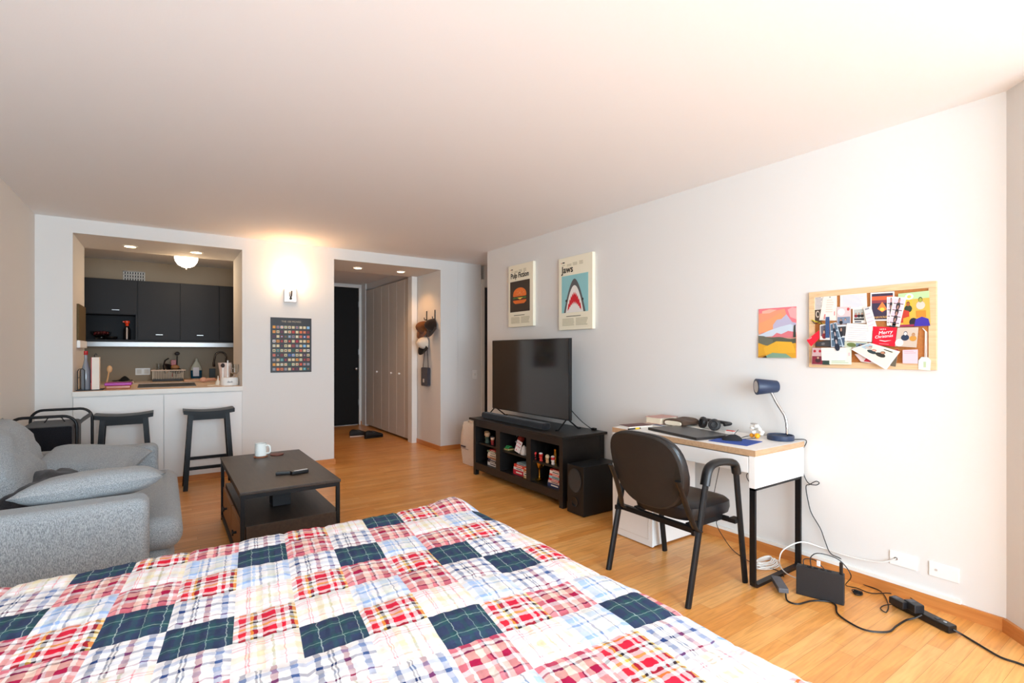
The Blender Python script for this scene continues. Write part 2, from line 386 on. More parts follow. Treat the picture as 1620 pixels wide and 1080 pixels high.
# back counter, front counter
M_ctop = mat('cream_laminate_counter', 'ddc4ac', .4, var=.04, vs=20)
M_cfront = mat('white_counter_edge', 'e3ddd3', .4)
mb = MB(); mb.box((-1.098, 7.68, .875), (1.348, 8.398, .915), M_ctop); mb.box((-1.098, 7.72, .08), (1.348, 8.398, .873), M_cab)
mb.box((-1.098, 7.76, 0), (1.348, 8.398, .08), M_black)
mb.done('back_counter', label='cream laminate counter along the back wall of the kitchen', cat='counter')
mb = MB(); mb.box((-.672, 5.985, .895), (.685, 7.1, .935), M_ctop, .003); mb.box((-.672, 5.98, .893), (.685, 5.986, .937), M_cfront)
pen = mb.done('breakfast_counter', label='pale breakfast counter filling the opening between kitchen and room', cat='counter')
MB().prism([(-.215, 6.34, .9355), (-.225, 6.99, .9355), (.30, 6.99, .9355), (.29, 6.34, .9355)], (0, 0, .004), mat('hob_glass', '2a2522', .35)).done('cooktop', label='dark glass cooktop set flat in the breakfast counter', cat='cooktop')
t = thing('counter_base', 'white two-panel base beneath the breakfast counter', 'cabinet', (.0, 6.2, 0))
MB().box((-.672, 6.02, .06), (.685, 6.9, .892), M_white).done('carcass', t)
MB().box((-.668, 6.0, .065), (.001, 6.018, .882), M_white, .002).done('panel', t)
MB().box((.007, 6.0, .065), (.681, 6.018, .882), M_white, .002).done('panel', t)
MB().box((-.672, 6.03, 0), (.685, 6.06, .062), M_base).done('toe_kick', t)

def outlet(name, lab, c, face, wdt, hgt, kind='outlet', dark=False, gang=2):
    # face: 'X' plate on a wall x = const looking to -x ; 'Y' plate on a wall y = const looking to -y
    t = thing(name, lab, kind, c)
    def P(a, b, d):
        return (c[0] - d, c[1] - a, c[2] + b) if face == 'X' else (c[0] + a, c[1] - d, c[2] + b)
    def bx(m, a0, b0, a1, b1, d0, d1, mt, bev=0):
        p = P(a0, b0, d0); q = P(a1, b1, d1)
        m.box([min(p[i], q[i]) for i in range(3)], [max(p[i], q[i]) for i in range(3)], mt, bev)
    m = MB(); bx(m, -wdt / 2, -hgt / 2, wdt / 2, hgt / 2, 0, .006, M_whiteplastic, .002); m.done('cover_plate', t)
    return t, P, bx
t, P_, bx_ = outlet('wall_outlet', 'white double socket plate on the kitchen splashback', tuple(atY(226, 587.5, 8.399)), 'Y', .16, .09)
for q in (-.04, .04):
    m = MB(); bx_(m, q - .025, -.03, q + .025, .03, .006, .009, C('dcd8d0')); m.done('socket', t)

# --- things in the niche
K = 'object in the cabinet niche'
def bottle(name, lab, c, H, R, m, capm, neck=.35, cat='bottle', group=None, liquid=None):
    t = thing(name, lab, cat, c, group=group)
    h = H * (1 - neck)
    MB().lathe([(R * .9, 0), (R, .01), (R, h * .85), (R * .75, h), (R * .35, h + H * neck * .45), (R * .33, H * .93)], c, m, 18).done('body', t)
    MB().lathe([(R * .4, 0), (R * .42, .002), (R * .42, H * .1), (R * .3, H * .105)], (c[0], c[1], c[2] + H * .9), capm, 14).done('cap', t)
    return t
c = atY(201, 540, 8.2); c.z = 1.4505
t = thing('spray_extinguisher', 'black bottle with an orange trigger top in the cabinet niche', 'bottle', c)
MB().lathe([(.035, 0), (.037, .01), (.037, .13), (.02, .17), (.014, .18)], c, C('161214', .3), 18).done('body', t)
MB().box((c.x - .006, c.y - .04, c.z + .01), (c.x + .006, c.y - .035, c.z + .16), C('d9c3b8')).done('label_strip', t)
m = MB(); m.lathe([(.016, 0), (.02, .03), (.03, .04), (.03, .065), (.01, .07)], (c.x, c.y, c.z + .18), C('f0451e', .35), 14); m.box((c.x - .045, c.y - .01, c.z + .225), (c.x, c.y + .01, c.z + .243), C('f0451e', .35), .003); m.done('trigger_top', t)
c = atY(160, 540, 8.2); c.z = 1.4505
t = thing('glass_bowl', 'clear bowl with dark red contents at the left of the niche', 'bowl', c)
MB().lathe([(.05, 0), (.055, .012), (.055, .03), (.10, .075), (.105, .10), (.1, .10), (.09, .07), (.03, .03), (.001, .028)], c, M_glass, 24).done('glass', t)
m = MB()
for i in range(14):
    a = i * 2.4; r = .018 * math.sqrt(i); m.ball((c.x + r * math.cos(a), c.y + r * math.sin(a), c.z + .075 + .006 * (i % 3)), .02, C('5a1218', .3), 10, 6)
m.done('fruit', t)
m = MB(); c = atY(176, 540, 8.15); c.z = 1.4505
m.lathe([(.05, 0), (.062, .02), (.065, .04), (.06, .04), (.05, .02), (.001, .012)], c, C('0f0f10', .2)); m.done('bowl', label='low black bowl in the middle of the cabinet niche', cat='bowl')

# --- on the front counter
zc = .9355
c = Vector((-.60, 6.25, zc))
t = thing('wire_bottle_rack', 'black wire bottle holder at the left end of the breakfast counter', 'rack', c)
m = MB()
x0, x1, y0, y1 = -.662, -.50, 6.12, 6.32
m.box((x0, y0, zc), (x1 + .03, y1, zc + .008), M_blkmetal)
m.done('base', t); m = MB()
for y in (y0 + .01, y1 - .01):
    m.tube([(x0 + .01, y, zc), (x0 + .01, y, zc + .18), (x0 + .02, y, zc + .2), (x0 + .045, y, zc + .205), (x0 + .06, y, zc + .19), (x0 + .06, y, zc)], .004, M_blkmetal, 6)
m.tube([(x0 + .01, y0, zc + .12), (x0 + .01, y1, zc + .12)], .0035, M_blkmetal, 6)
m.done('wire_loops', t)
bottle('liquor_bottle', 'glass bottle with a red cap in the black wire rack', (-.60, 6.20, zc + .0085), .36, .036, C('8a8f96', .08), C('b3121c', .3), neck=.42)
t = thing('cereal_carton', 'tall narrow white carton with a red edge on the breakfast counter', 'carton', (-.515, 6.2, zc + .0085))
MB().box((-.552, 6.14, zc + .0085), (-.497, 6.24, zc + .31), C('e9dfd3', .6)).done('box', t)
MB().box((-.557, 6.14, zc + .0085), (-.552, 6.24, zc + .31), C('c0203a', .6)).done('red_side', t)
m = MB(); m.tube([(-.545, 6.3, zc + .01), (-.545, 6.3, zc + .33), (-.535, 6.3, zc + .345), (-.525, 6.3, zc + .33)], .004, M_blkmetal, 6); m.done('wire_hook', label='thin black wire hook rising behind the white carton', cat='hook')
m = MB(); m.tube([(-.47, 6.42, zc), (-.445, 6.42, zc + .16)], [.007, .006], C('cfa06c'), 8); m.ball((-.44, 6.42, zc + .19), (.022, .008, .036), C('cfa06c')); m.done('wooden_spoon', label='wooden spoon upright behind the white carton', cat='spoon')
t = thing('lunch_box', 'shallow purple lidded lunch box on the breakfast counter', 'lunch box', (-.36, 6.3, zc))
MB().box((-.455, 6.21, zc), (-.265, 6.38, zc + .035), mat('amber_plastic', 'b46a45', .3), .008).done('tub', t)
MB().box((-.465, 6.20, zc + .035), (-.255, 6.39, zc + .062), C('a7309f', .35), .008).done('lid', t)
# back counter left
zb = .9155
c = atZ(158, 597, zb); m = MB(); m.box((c.x - .06, 8.1, zb), (c.x + .09, 8.25, zb + .03), M_blkplastic, .004); m.done('kitchen_scale', label='flat black box on the back counter behind the purple lunch box', cat='box')
c = atZ(193, 599, zb)
t = thing('cook_book', 'pale book lying with a black cloth on it on the back counter', 'book', (-.42, 7.98, zb)); MB().box((-.53, 7.86, zb), (-.30, 8.08, zb + .015), C('d8c4b0')).done('cover', t)
m = MB(); m.grid(lambda a, b: (-.52 + .2 * a, 7.88 + .17 * b, zb + .016 + .05 * math.exp(-((a - .62) / .25) ** 2) * math.sin(PI * b) + .008 * math.sin(9 * a + 5 * b) + .008), 14, 10, C('141316', .9)); m.done('dish_cloth', label='crumpled black cloth on the pale book on the back counter', cat='cloth')
# dish rack
c = Vector((.03, 8.1, zb))
t = thing('dish_rack', 'cream plastic slatted dish rack on the back counter', 'dish rack', c)
x0, x1, y0, y1, z1 = -.115, .235, 7.98, 8.28, zb + .135
m = MB(); m.box((x0 + .0, y0, zb), (x1 - .02, y1, zb + .03), C('2a2a2b'), .004); m.done('drip_tray', t)
m = MB()
for i in range(19):
    x = x0 + .008 + (x1 - x0 - .03) * i / 18
    for y in (y0 + .01, y1 - .01): m.box((x - .003, y - .003, zb + .03), (x + .003, y + .003, z1), C('d9cbb6'))
for i in range(10):
    y = y0 + (y1 - y0) * i / 9
    for x in (x0 + .004, x1 - .02): m.box((x - .003, y - .003, zb + .03), (x + .003, y + .003, z1), C('d9cbb6'))
m.done('slats', t); m = MB()
for a, b in (((x0 - .015, y0 - .01, z1), (x1 + .01, y0 + .012, z1 + .014)), ((x0 - .015, y1 - .012, z1), (x1 + .01, y1 + .01, z1 + .014)), ((x0 - .015, y0 + .012, z1), (x0 + .008, y1 - .012, z1 + .014)), ((x1 - .014, y0 + .012, z1), (x1 + .01, y1 - .012, z1 + .014))):
    m.box(a, b, C('ddc3ac'), .003)
m.done('rim', t)
m = MB(); M0 = Matrix.Rotation(.6, 3, 'Y')
m.lathe([(.001, 0), (.09, .005), (.115, .04), (.12, .045), (.11, .035), (.085, -.002)], (.10, 8.1, zb + .13), C('151515', .35), 24, (.45, -.2, .9)); m.tube([(.02, 8.05, zb + .10), (.0, 8.03, zb + .2), (.02, 8.02, zb + .27), (.06, 8.02, zb + .30)], .009, C('151515'), 8)
m.done('frying_pan', label='black frying pan with its handle up in the dish rack', cat='pan')
m = MB(); m.tube([(.03, 8.14, zb + .10), (.10, 8.12, zb + .17)], .006, C('b07a48')); m.ball((.13, 8.11, zb + .18), (.05, .02, .03), C('a06a3c')); m.done('wooden_spatula', label='wooden spatula leaning over the rim of the dish rack', cat='spatula')
m = MB(); m.tube([(.145, 8.16, zb + .05), (.155, 8.16, zb + .33)], .007, C('1b1614')); m.ball((.155, 8.16, zb + .36), (.03, .012, .025), C('241c19')); m.done('ladle', label='dark cooking ladle standing highest in the dish rack', cat='ladle')
m = MB(); m.tube([(.10, 8.2, zb + .05), (.11, 8.2, zb + .2)], .006, C('8e1b16')); m.box((.085, 8.19, zb + .2), (.145, 8.205, zb + .275), C('9c2a20', .4), .004); m.done('red_spatula', label='dark red plastic spatula head above the dish rack', cat='spatula')
m = MB(); m.lathe([(.026, 0), (.03, .11), (.028, .11), (.024, .006), (.001, .005)], (-.05, 8.15, zb + .12), M_glass, 18); m.done('drinking_glass', label='clear drinking glass at the left of the dish rack', cat='glass')
# detergent
c = Vector((.375, 8.2, zb)); t = thing('dish_soap', 'clear bottle half full of blue dish soap on the back counter', 'bottle', c)
def oval(rx, ry, z, n=20): return [(c.x + rx * math.cos(2 * PI * k / n), c.y + ry * math.sin(2 * PI * k / n), c.z + z) for k in range(n)]
MB().rings([oval(.06, .03, 0), oval(.066, .033, .01), oval(.068, .034, .13)], C('12455f', .12)).done('blue_soap', t)
MB().rings([oval(.068, .034, .131), oval(.062, .03, .165), oval(.04, .022, .215), oval(.022, .015, .25)], mat('pale_plastic', 'a9aea3', .15)).done('bottle_top', t)
MB().lathe([(.018, 0), (.016, .03), (.008, .045)], (c.x, c.y, c.z + .25), C('9fa39a'), 12).done('cap', t)
MB().box((c.x - .04, c.y - .036, c.z + .05), (c.x + .03, c.y - .033, c.z + .17), C('c9ccd8'), .001).done('sticker', t)
a = atY(331, 584, 8.25); b = atY(341, 595, 8.25)
m = MB(); m.box((a.x, 8.25, zb + .02), (b.x, 8.28, a.z + .01), C('3f4f59', .8), .006); m.done('scouring_sponge', label='grey-blue square sponge standing by the blue soap bottle', cat='sponge')
m = MB(); m.box((.22, 7.76, zb), (.66, 8.12, zb + .022), wood('cutting_board_wood', 'cf9a72', 'deb08a', (1, 10, 10)), .004); m.done('cutting_board', label='thick pale wood cutting board on the back counter by the sink', cat='cutting board')
# faucet
c = Vector((.76, 8.3, zb))
t = thing('kitchen_faucet', 'dark bronze gooseneck faucet at the right of the splashback', 'faucet', c)
M_br = mat('bronze', '4a4038', .25, .9)
m = MB(); P = [(c.x - .02, c.y, c.z)] + [(c.x - .09 + .07 * math.cos(a), c.y - .02, c.z + .31 + .07 * math.sin(a)) for a in [i * PI / 10 for i in range(11)]] + [(c.x - .17, c.y - .03, c.z + .24)]
m.tube(P, .011, M_br, 10); m.done('spout', t)
MB().lathe([(.014, 0), (.018, .01), (.014, .07)], (c.x - .172, c.y - .03, c.z + .175), M_br, 12).done('spray_head', t)
MB().lathe([(.026, 0), (.026, .012), (.018, .02), (.018, .06)], (c.x - .02, c.y, c.z), M_br, 16).done('base', t)
# right end of the front counter
def onc(x, y): return atZ(x, y, zc)
c = onc(363, 609); c.z = zc
t = thing('blender', 'white round kitchen appliance base with clear beaker at the right end of the counter', 'appliance', c)
MB().lathe([(.085, 0), (.088, .01), (.085, .075), (.078, .085), (.001, .086)], c, M_whiteplastic, 28).done('base', t)
m = MB(); m.lathe([(.008, 0), (.008, .03), (.036, .045), (.042, .14), (.038, .14), (.032, .05), (.001, .045)], (c.x + .05, c.y, c.z + .086), M_glass, 20); m.done('clear_beaker', t)
m = MB(); text_into(m, 'dash', .03, (c.x - .03, c.y - .0895, c.z + .03), (1, 0, 0), (0, 0, 1), C('2a2a2a'), .002); m.done('lettering', t)
m = MB(); m.cyl((c.x - .02, c.y - .03, c.z + .0865), (c.x - .02, c.y - .03, c.z + .27), .007, M_whiteplastic); m.cyl((c.x - .065, c.y - .02, c.z + .0865), (c.x - .065, c.y - .02, c.z + .2), .007, M_whiteplastic); m.ball((c.x - .065, c.y - .02, c.z + .215), (.02, .02, .024), C('2a1e22')); m.done('whisk_attachment', t)
c2 = Vector((c.x - .03, c.y + .16, zc)); t = thing('white_pitcher', 'pinkish white flared pitcher behind the round white appliance', 'pitcher', c2)
MB().lathe([(.045, 0), (.048, .05), (.055, .16), (.068, .24), (.062, .24), (.05, .16), (.04, .01), (.001, .008)], c2, C('ead6cc', .35), 24).done('body', t)
m = MB(); m.tube([(c2.x + .055, c2.y, zc + .18), (c2.x + .09, c2.y, zc + .17), (c2.x + .09, c2.y, zc + .09), (c2.x + .05, c2.y, zc + .07)], .007, C('ead6cc', .35)); m.done('handle', t)
c3 = onc(350, 607); c3.z = zc; c3.y += .12; c3.x += .02
bottle('pill_bottle', 'small orange bottle with a red band beside the white appliance', (c3.x, c3.y, zc), .12, .028, C('c2611d', .2), C('d8281a'), .2)
c4 = onc(345, 609); m = MB(); m.lathe([(.026, 0), (.03, .012), (.022, .04), (.006, .06), (.005, .1), (.001, .102)], (c4.x, c4.y, zc), C('e6dccb', .4), 16); m.done('funnel_bottle', label='small white funnel-shaped bottle in front of the white appliance', cat='bottle')
c5 = onc(322, 605); m = MB(); m.ball((c5.x, c5.y + .03, zc + .032), (.04, .035, .03), C('d9a58c', .4)); m.tube([(c5.x, c5.y + .03, zc + .03), (c5.x + .12, c5.y + .05, zc + .035)], [.022, .016], C('d3a088', .4), 12); m.done('hand_mixer', label='rounded pink hand tool lying on the breakfast counter', cat='utensil')
m = MB(); m.box((c4.x - .1, c4.y - .05, zc), (c4.x - .03, c4.y + .03, zc + .006), C('e0d2ba')); m.done('coaster_tile', label='small flat cream tile beside the white funnel bottle', cat='tile')
# organiser on the left side of the opening
a = atX(121, 480, -.672); b = atX(132, 549, -.672)
t = thing('wall_hanging', 'narrow olive brown hanging with a white foot on the left side of the kitchen opening', 'wall hanging', (-.67, 6.5, 1.34))
MB().box((-.672, 6.26, 1.41), (-.655, 6.76, 1.75), mat('olive_cloth', '5c4a2b', .8, var=.15, vs=9)).done('cloth_panel', t)
MB().box((-.672, 6.26, 1.335), (-.645, 6.76, 1.405), M_whiteplastic, .004).done('white_foot', t)

# lights in kitchen and hall
WARM = (1, .50, .20)
def recessed(px, lab, watts, col=WARM):  # the lamp's own light is added here
    c = atZ(px[0], px[1], ZH); c.z = ZH - .001
    t = thing('recessed_light', lab, 'ceiling light', c, group='recessed downlights')
    m = MB(); n = 28; R = [[(c.x + r * math.cos(2 * PI * k / n), c.y + r * math.sin(2 * PI * k / n), c.z + z) for k in range(n)] for r, z in ((.048, -.001), (.05, -.006), (.062, -.005), (.065, 0))]
    m.rings(R, M_trim, caps=False); m.done('trim_ring', t)
    m = MB(); m.lathe([(.048, 0), (.046, -.003), (.001, -.004)], c, mat('lamp_glow', 'ffe0b0', .5, emit=14), 24); m.done('lamp', t)
    l = bpy.data.lights.new('recessed_lamp', 'SPOT'); l.energy = watts; l.color = col; l.spot_size = 2.2; l.spot_blend = .6; l.shadow_soft_size = .045
    o = bpy.data.objects.new('recessed_lamp', l); COL.objects.link(o); o.location = (c.x, c.y, c.z - .02)
recessed((206, 389.5), 'left recessed downlight above the breakfast counter', 2.2)
recessed((311, 399), 'right recessed downlight above the breakfast counter', 2.2)
recessed((566, 423.5), 'left recessed downlight at the hallway entrance', 5)
recessed((634, 429.5), 'right recessed downlight above the closet doors', 13)
c = Vector((.222, 7.05, ZC - .001))
t = thing('dome_light', 'glowing round glass dome light on the kitchen ceiling', 'ceiling light', c)
MB().lathe([(.10, 0), (.105, -.02), (.09, -.09), (.09, -.1)], c, M_chrome, 28).done('canopy', t)
MB().lathe([(.118, -.10), (.118, -.108), (.108, -.15), (.08, -.19), (.04, -.212), (.001, -.218)], c, mat('opal_glow', 'fff0d8', .4, emit=9), 28).done('shade', t)
MB().lathe([(.008, -.216), (.009, -.23), (.001, -.238)], c, M_chrome, 12).done('finial', t)
point('dome_lamp', (c.x, c.y, c.z - .30), 4.5, (1, .66, .36), .1)

# ================================================================== BAR STOOLS
def make_stool(loc, lab):
    t = thing('bar_stool', lab, 'bar stool', loc, group='bar stools at the counter')
    x, y, z = loc; H = .735; hw, hd = .21, .125
    def fn(a, b, top):
        u = a * 2 - 1; v = b * 2 - 1
        zz = H + .018 * (u * u) - .004 * (v * v); return (x + u * hw, y + v * hd, zz if top else zz - .035)
    m = MB()
    R = []
    for i in range(15):
        a = i / 14; r = [fn(a, j / 6, True) for j in range(7)] + [fn(a, j / 6, False) for j in range(6, -1, -1)]; R.append(r)
    m.rings(R, M_black, smooth=False); m.done('seat', t)
    for sx in (-1, 1):
        for sy in (-1, 1):
            m = MB(); tx, ty = x + sx * .15, y + sy * .075; bx2, by2 = x + sx * .195, y + sy * .115
            q = .019
            m.rings([[(bx2 - q, by2 - q, 0), (bx2 + q, by2 - q, 0), (bx2 + q, by2 + q, 0), (bx2 - q, by2 + q, 0)], [(tx - q, ty - q, H - .03), (tx + q, ty - q, H - .03), (tx + q, ty + q, H - .03), (tx - q, ty + q, H - .03)]], M_black, smooth=False)
            m.done('leg', t)
    m = MB()
    m.box((x - .14, y - .085, H - .085), (x + .14, y - .065, H - .03), M_black); m.box((x - .14, y + .065, H - .085), (x + .14, y + .085, H - .03), M_black)
    m.done('apron', t)
    for (zz, sy) in ((.20, -1), (.26, 1)):
        m = MB(); k = .195 - .045 * zz / .7; k2 = .115 - .04 * zz / .7
        m.box((x - k, y + sy * k2 - .011, zz - .014), (x + k, y + sy * k2 + .011, zz + .014), M_black); m.done('stretcher', t)
    for sx in (-1, 1):
        m = MB(); zz = .14; k = .195 - .045 * zz / .7; k2 = .115 - .04 * zz / .7
        m.box((x + sx * k - .011, y - k2, zz - .014), (x + sx * k + .011, y + k2, zz + .014), M_black); m.done('stretcher', t)
    return t
st = make_stool((.365, 5.735, 0), 'black saddle-seat bar stool on the right, beside the coffee table')
copy_tree(st, loc=(-.285, 5.735, 0), label='black saddle-seat bar stool on the left, half hidden by the sofa')

# ================================================================== HAMPER
t = thing('folding_hamper', 'black tubular folding hamper with fabric bag behind the sofa', 'hamper', (-.70, 5.25, 0))
def loop(y, x0, x1, zt, foot):
    P = [(x0, y, .012), (x0, y, zt - .09)]
    P += [(x0 + .08 - .08 * math.cos(a), y, zt - .08 + .08 * math.sin(a)) for a in [i * PI / 12 for i in range(1, 7)]]
    P += [(x1 - .08 + .08 * math.sin(a), y, zt - .08 + .08 * math.cos(a)) for a in [i * PI / 12 for i in range(0, 6)]]
    P += [(x1, y, zt - .09), (x1, y, .012)]; return P
MB().tube(loop(4.95, -.905, -.53, .823, 5.5), .0105, M_blkmetal, 10).done('front_frame', t)
MB().tube(loop(5.55, -.88, -.495, .822, 5.0), .0105, M_blkmetal, 10).done('rear_frame', t)
m = MB(); m.box((-.862, 5.0, .30), (-.56, 5.50, .745), M_blkfab, .02); m.done('fabric_bag', t)
m = MB(); m.tube([(-.54, 4.97, .74), (-.52, 5.2, .765), (-.50, 5.50, .775)], .012, M_blkfab, 8, flat=(1.6, .5)); m.done('tie_strap', t)
m = MB(); m.tube([(-.76, 5.3, .745), (-.74, 5.3, .78), (-.70, 5.3, .792), (-.66, 5.3, .78), (-.64, 5.3, .745)], .004, M_blkfab, 6); m.done('carry_loop', t)

# ================================================================== SOFA
SX0 = -.92
t = thing('sofa', 'grey tweed two-seat sofa cut off by the left edge', 'sofa', (-.45, 3.75, 0))
def soft(mb, a, b, m, bev, bulge=(0, 0, 0), seg=5):
    r0 = len(mb.bm.verts); mb.box(a, b, m, bev, seg, smooth=True); return mb
m = soft(MB(), (SX0, 2.90, .07), (-.055, 3.08, .615), M_sofa, .045); m.done('arm', t)
m = soft(MB(), (SX0, 4.47, .07), (-.03, 4.65, .625), M_sofa, .045); m.done('arm', t)
m = soft(MB(), (SX0, 3.085, .05), (.05, 4.465, .30), M_sofa, .09); m.done('base', t)
m = soft(MB(), (SX0, 3.085, .275), (-.70, 4.465, .78), M_sofa, .05); m.done('backrest', t)
def cushion(mb, c, w, h, th, R, m, pw=4, pinch=.12, nz=0, seed=0):
    n = 22
    def f(a, b, sgn):
        u = a * 2 - 1; v = b * 2 - 1
        e = max(0, (1 - abs(u) ** pw)) ** .5 * max(0, (1 - abs(v) ** pw)) ** .5
        k = 1 - pinch * (u * u * (1 - v * v * .9) * .0 + 0)
        sx = 1 - pinch * (1 - abs(u) ** 2) * abs(v) ** 3; sy = 1 - pinch * (1 - abs(v) ** 2) * abs(u) ** 3
        p = Vector((u * w / 2 * sy, v * h / 2 * sx, sgn * th / 2 * e))
        if nz: p.z += nz * noise.noise(Vector((u * 1.6 + seed, v * 1.6, seed))) * e + nz * .5 * noise.noise(Vector((u * 4 + seed, v * 4, seed))) * e
        return Vector(c) + R @ p
    mb.grid(lambda a, b: f(a, b, 1), n, n, m); mb.grid(lambda a, b: f(a, b, -1), n, n, m)
    bmesh.ops.remove_doubles(mb.bm, verts=mb.bm.verts[:], dist=.0004)
    return mb
RI = Matrix.Identity(3)
# seat cushion: thick, overhanging the front
m = MB(); m.box((-.72, 3.09, .285), (.085, 4.46, .455), M_sofa, .075, 6, smooth=True); m.done('seat_cushion', t)
Rb = Matrix.Rotation(math.radians(64), 3, 'Y')
m = MB(); cushion(m, (-.725, 3.97, .655), .50, .98, .22, Rb, M_sofa, 4, .04, .035, 3); m.done('back_cushion', t)
for x in (-.86, -.1):
    for y in (2.96, 4.58): m = MB(); m.cyl((x, y, 0), (x, y, .07), .02, M_black); m.done('leg', t)
R1 = Matrix.Rotation(-.30, 3, 'Z') @ Matrix.Rotation(math.radians(14), 3, 'X') @ Matrix.Rotation(math.radians(6), 3, 'Y')
m = MB(); cushion(m, (-.385, 4.20, .585), .56, .42, .16, R1, M_sofa, 3, .10, .008, 1)
m.done('throw_pillow', label='grey tweed throw pillow lying on the far side of the sofa seat', cat='pillow')
R2 = Matrix.Rotation(-.02, 3, 'Z') @ Matrix.Rotation(math.radians(-9), 3, 'X') @ Matrix.Rotation(math.radians(-3), 3, 'Y')
m = MB(); cushion(m, (-.275, 3.25, .635), .57, .42, .14, R2, M_sofa, 3, .10, .008, 2)
m.done('throw_pillow', label='grey tweed throw pillow propped against the near sofa arm', cat='pillow')
m = MB()
def thr(a, b):
    x = -.74 + .44 * a; y = 3.22 + 1.02 * b
    z = .475 + .15 * max(0, math.sin(PI * min(1, a * 1.02))) ** .6 * math.sin(PI * b) ** .6 + .025 * noise.noise(Vector((a * 5, b * 6, 1))) + .012 * noise.noise(Vector((a * 13, b * 13, 4)))
    return (x, y + .05 * math.sin(a * 5), z)
m.grid(thr, 30, 36, M_throw)
m.grid(lambda a, b: Vector(thr(a, b)) - Vector((0, 0, .006)), 30, 36, M_throw)
m.done('throw_blanket', label='crumpled charcoal blanket between the pillows on the sofa', cat='blanket')

# ================================================================== COFFEE TABLE
TX0, TX1, TY0, TY1, TZ = .368, .935, 3.31, 4.52, .48
t = thing('coffee_table', 'dark walnut coffee table with black metal frame and drawer', 'coffee table', ((TX0 + TX1) / 2, (TY0 + TY1) / 2, 0))
MB().box((TX0 - .004, TY0 - .004, TZ - .018), (TX1 + .004, TY1 + .004, TZ), M_walnut, .002).done('tabletop', t)
m = MB(); q = .022
for x in (TX0, TX1 - q):
    m.box((x, TY0, TZ - .042), (x + q, TY1, TZ - .0185), M_blkmetal)
for y in (TY0, TY1 - q): m.box((TX0 + q, y, TZ - .042), (TX1 - q, y + q, TZ - .0185), M_blkmetal)
for x in (TX0, TX1 - q): m.box((x, TY0 + q, .02), (x + q, TY1 - q, .04), M_blkmetal)
m.done('frame', t)
for x in (TX0, TX1 - q):
    for y in (TY0, TY1 - q): MB().box((x, y, 0), (x + q, y + q, TZ - .042), M_blkmetal).done('leg', t)
m = MB(); m.box((TX0 + .03, TY0 + .006, .14), (TX1 - .002, TY1 - .006, .275), M_walnut, .002); m.done('lower_shelf', t)
for y0, y1 in ((TY0 + .03, 3.9), (3.92, TY1 - .03)):
    dd = MB().box((TX0 + .012, y0, .05), (TX0 + .028, y1, .255), wood('drawer_wood', '8a5a36', 'a06c42', (10, 1, 1)), .002).done('drawer', t)
    yc = (y0 + y1) / 2; m = MB(); m.cyl((TX0 + .012, yc, .16), (TX0 - .006, yc, .16), .008, M_blkmetal); m.cyl((TX0 - .006, yc, .16), (TX0 - .014, yc, .16), .019, M_blkmetal); m.done('knob', dd)
def coaster(px, lab, cm):
    c = atZ(px[0], px[1], TZ); m = MB(); m.lathe([(.048, 0), (.05, .002), (.05, .007), (.001, .008)], (c.x, c.y, TZ), cm, 28); return c, m.done('coaster', label=lab, cat='coaster', group='round coasters')
M_leather = mat('cork_leather', '9a6040', .55, var=.1, vs=40)
cc, _ = coaster((412.5, 722.5), 'round brown coaster under the white mug', M_leather)
coaster((438, 719), 'empty round reddish coaster right of the mug', mat('red_leather', '6e3327', .5))
c = Vector((cc.x, cc.y, TZ + .0082))
t = thing('mug', 'white ceramic mug with handle on the coffee table', 'mug', c)
MB().lathe([(.036, 0), (.042, .004), (.043, .05), (.04, .09), (.041, .098), (.037, .098), (.038, .05), (.036, .01), (.001, .008)], c, C('e9eeea', .2), 28).done('body', t)
MB().lathe([(.0375, .084), (.001, .085)], c, C('2a211e', .15), 24).done('coffee', t)
m = MB(); dx, dy = c_ * .8, -s_ * .8
m.tube(smooth_path([(c.x + dx * .045, c.y + dy * .045, c.z + .08), (c.x + dx * .085, c.y + dy * .085, c.z + .078), (c.x + dx * .09, c.y + dy * .09, c.z + .03), (c.x + dx * .048, c.y + dy * .048, c.z + .02)], 5), .006, C('e9eeea', .2), 8); m.done('handle', t)
def slab(name, lab, cat, p0, p1, w, h, z, m, parts=None, bev=.004):
    p0 = Vector((p0.x, p0.y, z)); p1 = Vector((p1.x, p1.y, z)); c = (p0 + p1) / 2; d = p1 - p0; a = math.atan2(d.y, d.x)
    mb_ = MB(); mb_.M = Matrix.Translation(c) @ Matrix.Rotation(a, 4, 'Z'); L_ = d.length
    if parts is None:
        mb_.box((-L_ / 2, -w / 2, 0), (L_ / 2, w / 2, h), m, bev); return mb_.done(name, label=lab, cat=cat)
    t = thing(name, lab, cat, c, a)
    mb_.box((-L_ / 2, -w / 2, 0), (L_ / 2, w / 2, h), m, bev); mb_.done('body', t)
    for nm, (x0, y0, x1, y1, zz, mm) in parts:
        q_ = MB(); q_.M = Matrix.Translation(c) @ Matrix.Rotation(a, 4, 'Z'); q_.box((x0, y0, h), (x1, y1, h + zz), mm, .0006); q_.done(nm, t)
    return t
slab('remote_control', 'thin black remote control, left of the two on the coffee table', 'remote', atZ(436, 751, TZ), atZ(466, 748.5, TZ), .036, .02, TZ + .0005, M_blkplastic, [('button_pad', (-.05, -.01, .03, .01, .0015, C('2c2c2e')))])
slab('remote_control', 'wider remote control with silver buttons, right of the two on the coffee table', 'remote', atZ(460, 750.5, TZ), atZ(486, 746, TZ), .052, .022, TZ + .0005, M_blkplastic, [('button_pad', (-.04, -.022, .05, -.006, .003, C('c9c4c0')))])
m = MB(); c = atZ(443, 797, .276); m.box((c.x - .055, c.y - .05, .2755), (c.x + .06, c.y + .07, .405), C('121318', .6), .008); m.done('storage_cube', label='small black box on the lower shelf of the coffee table', cat='box')

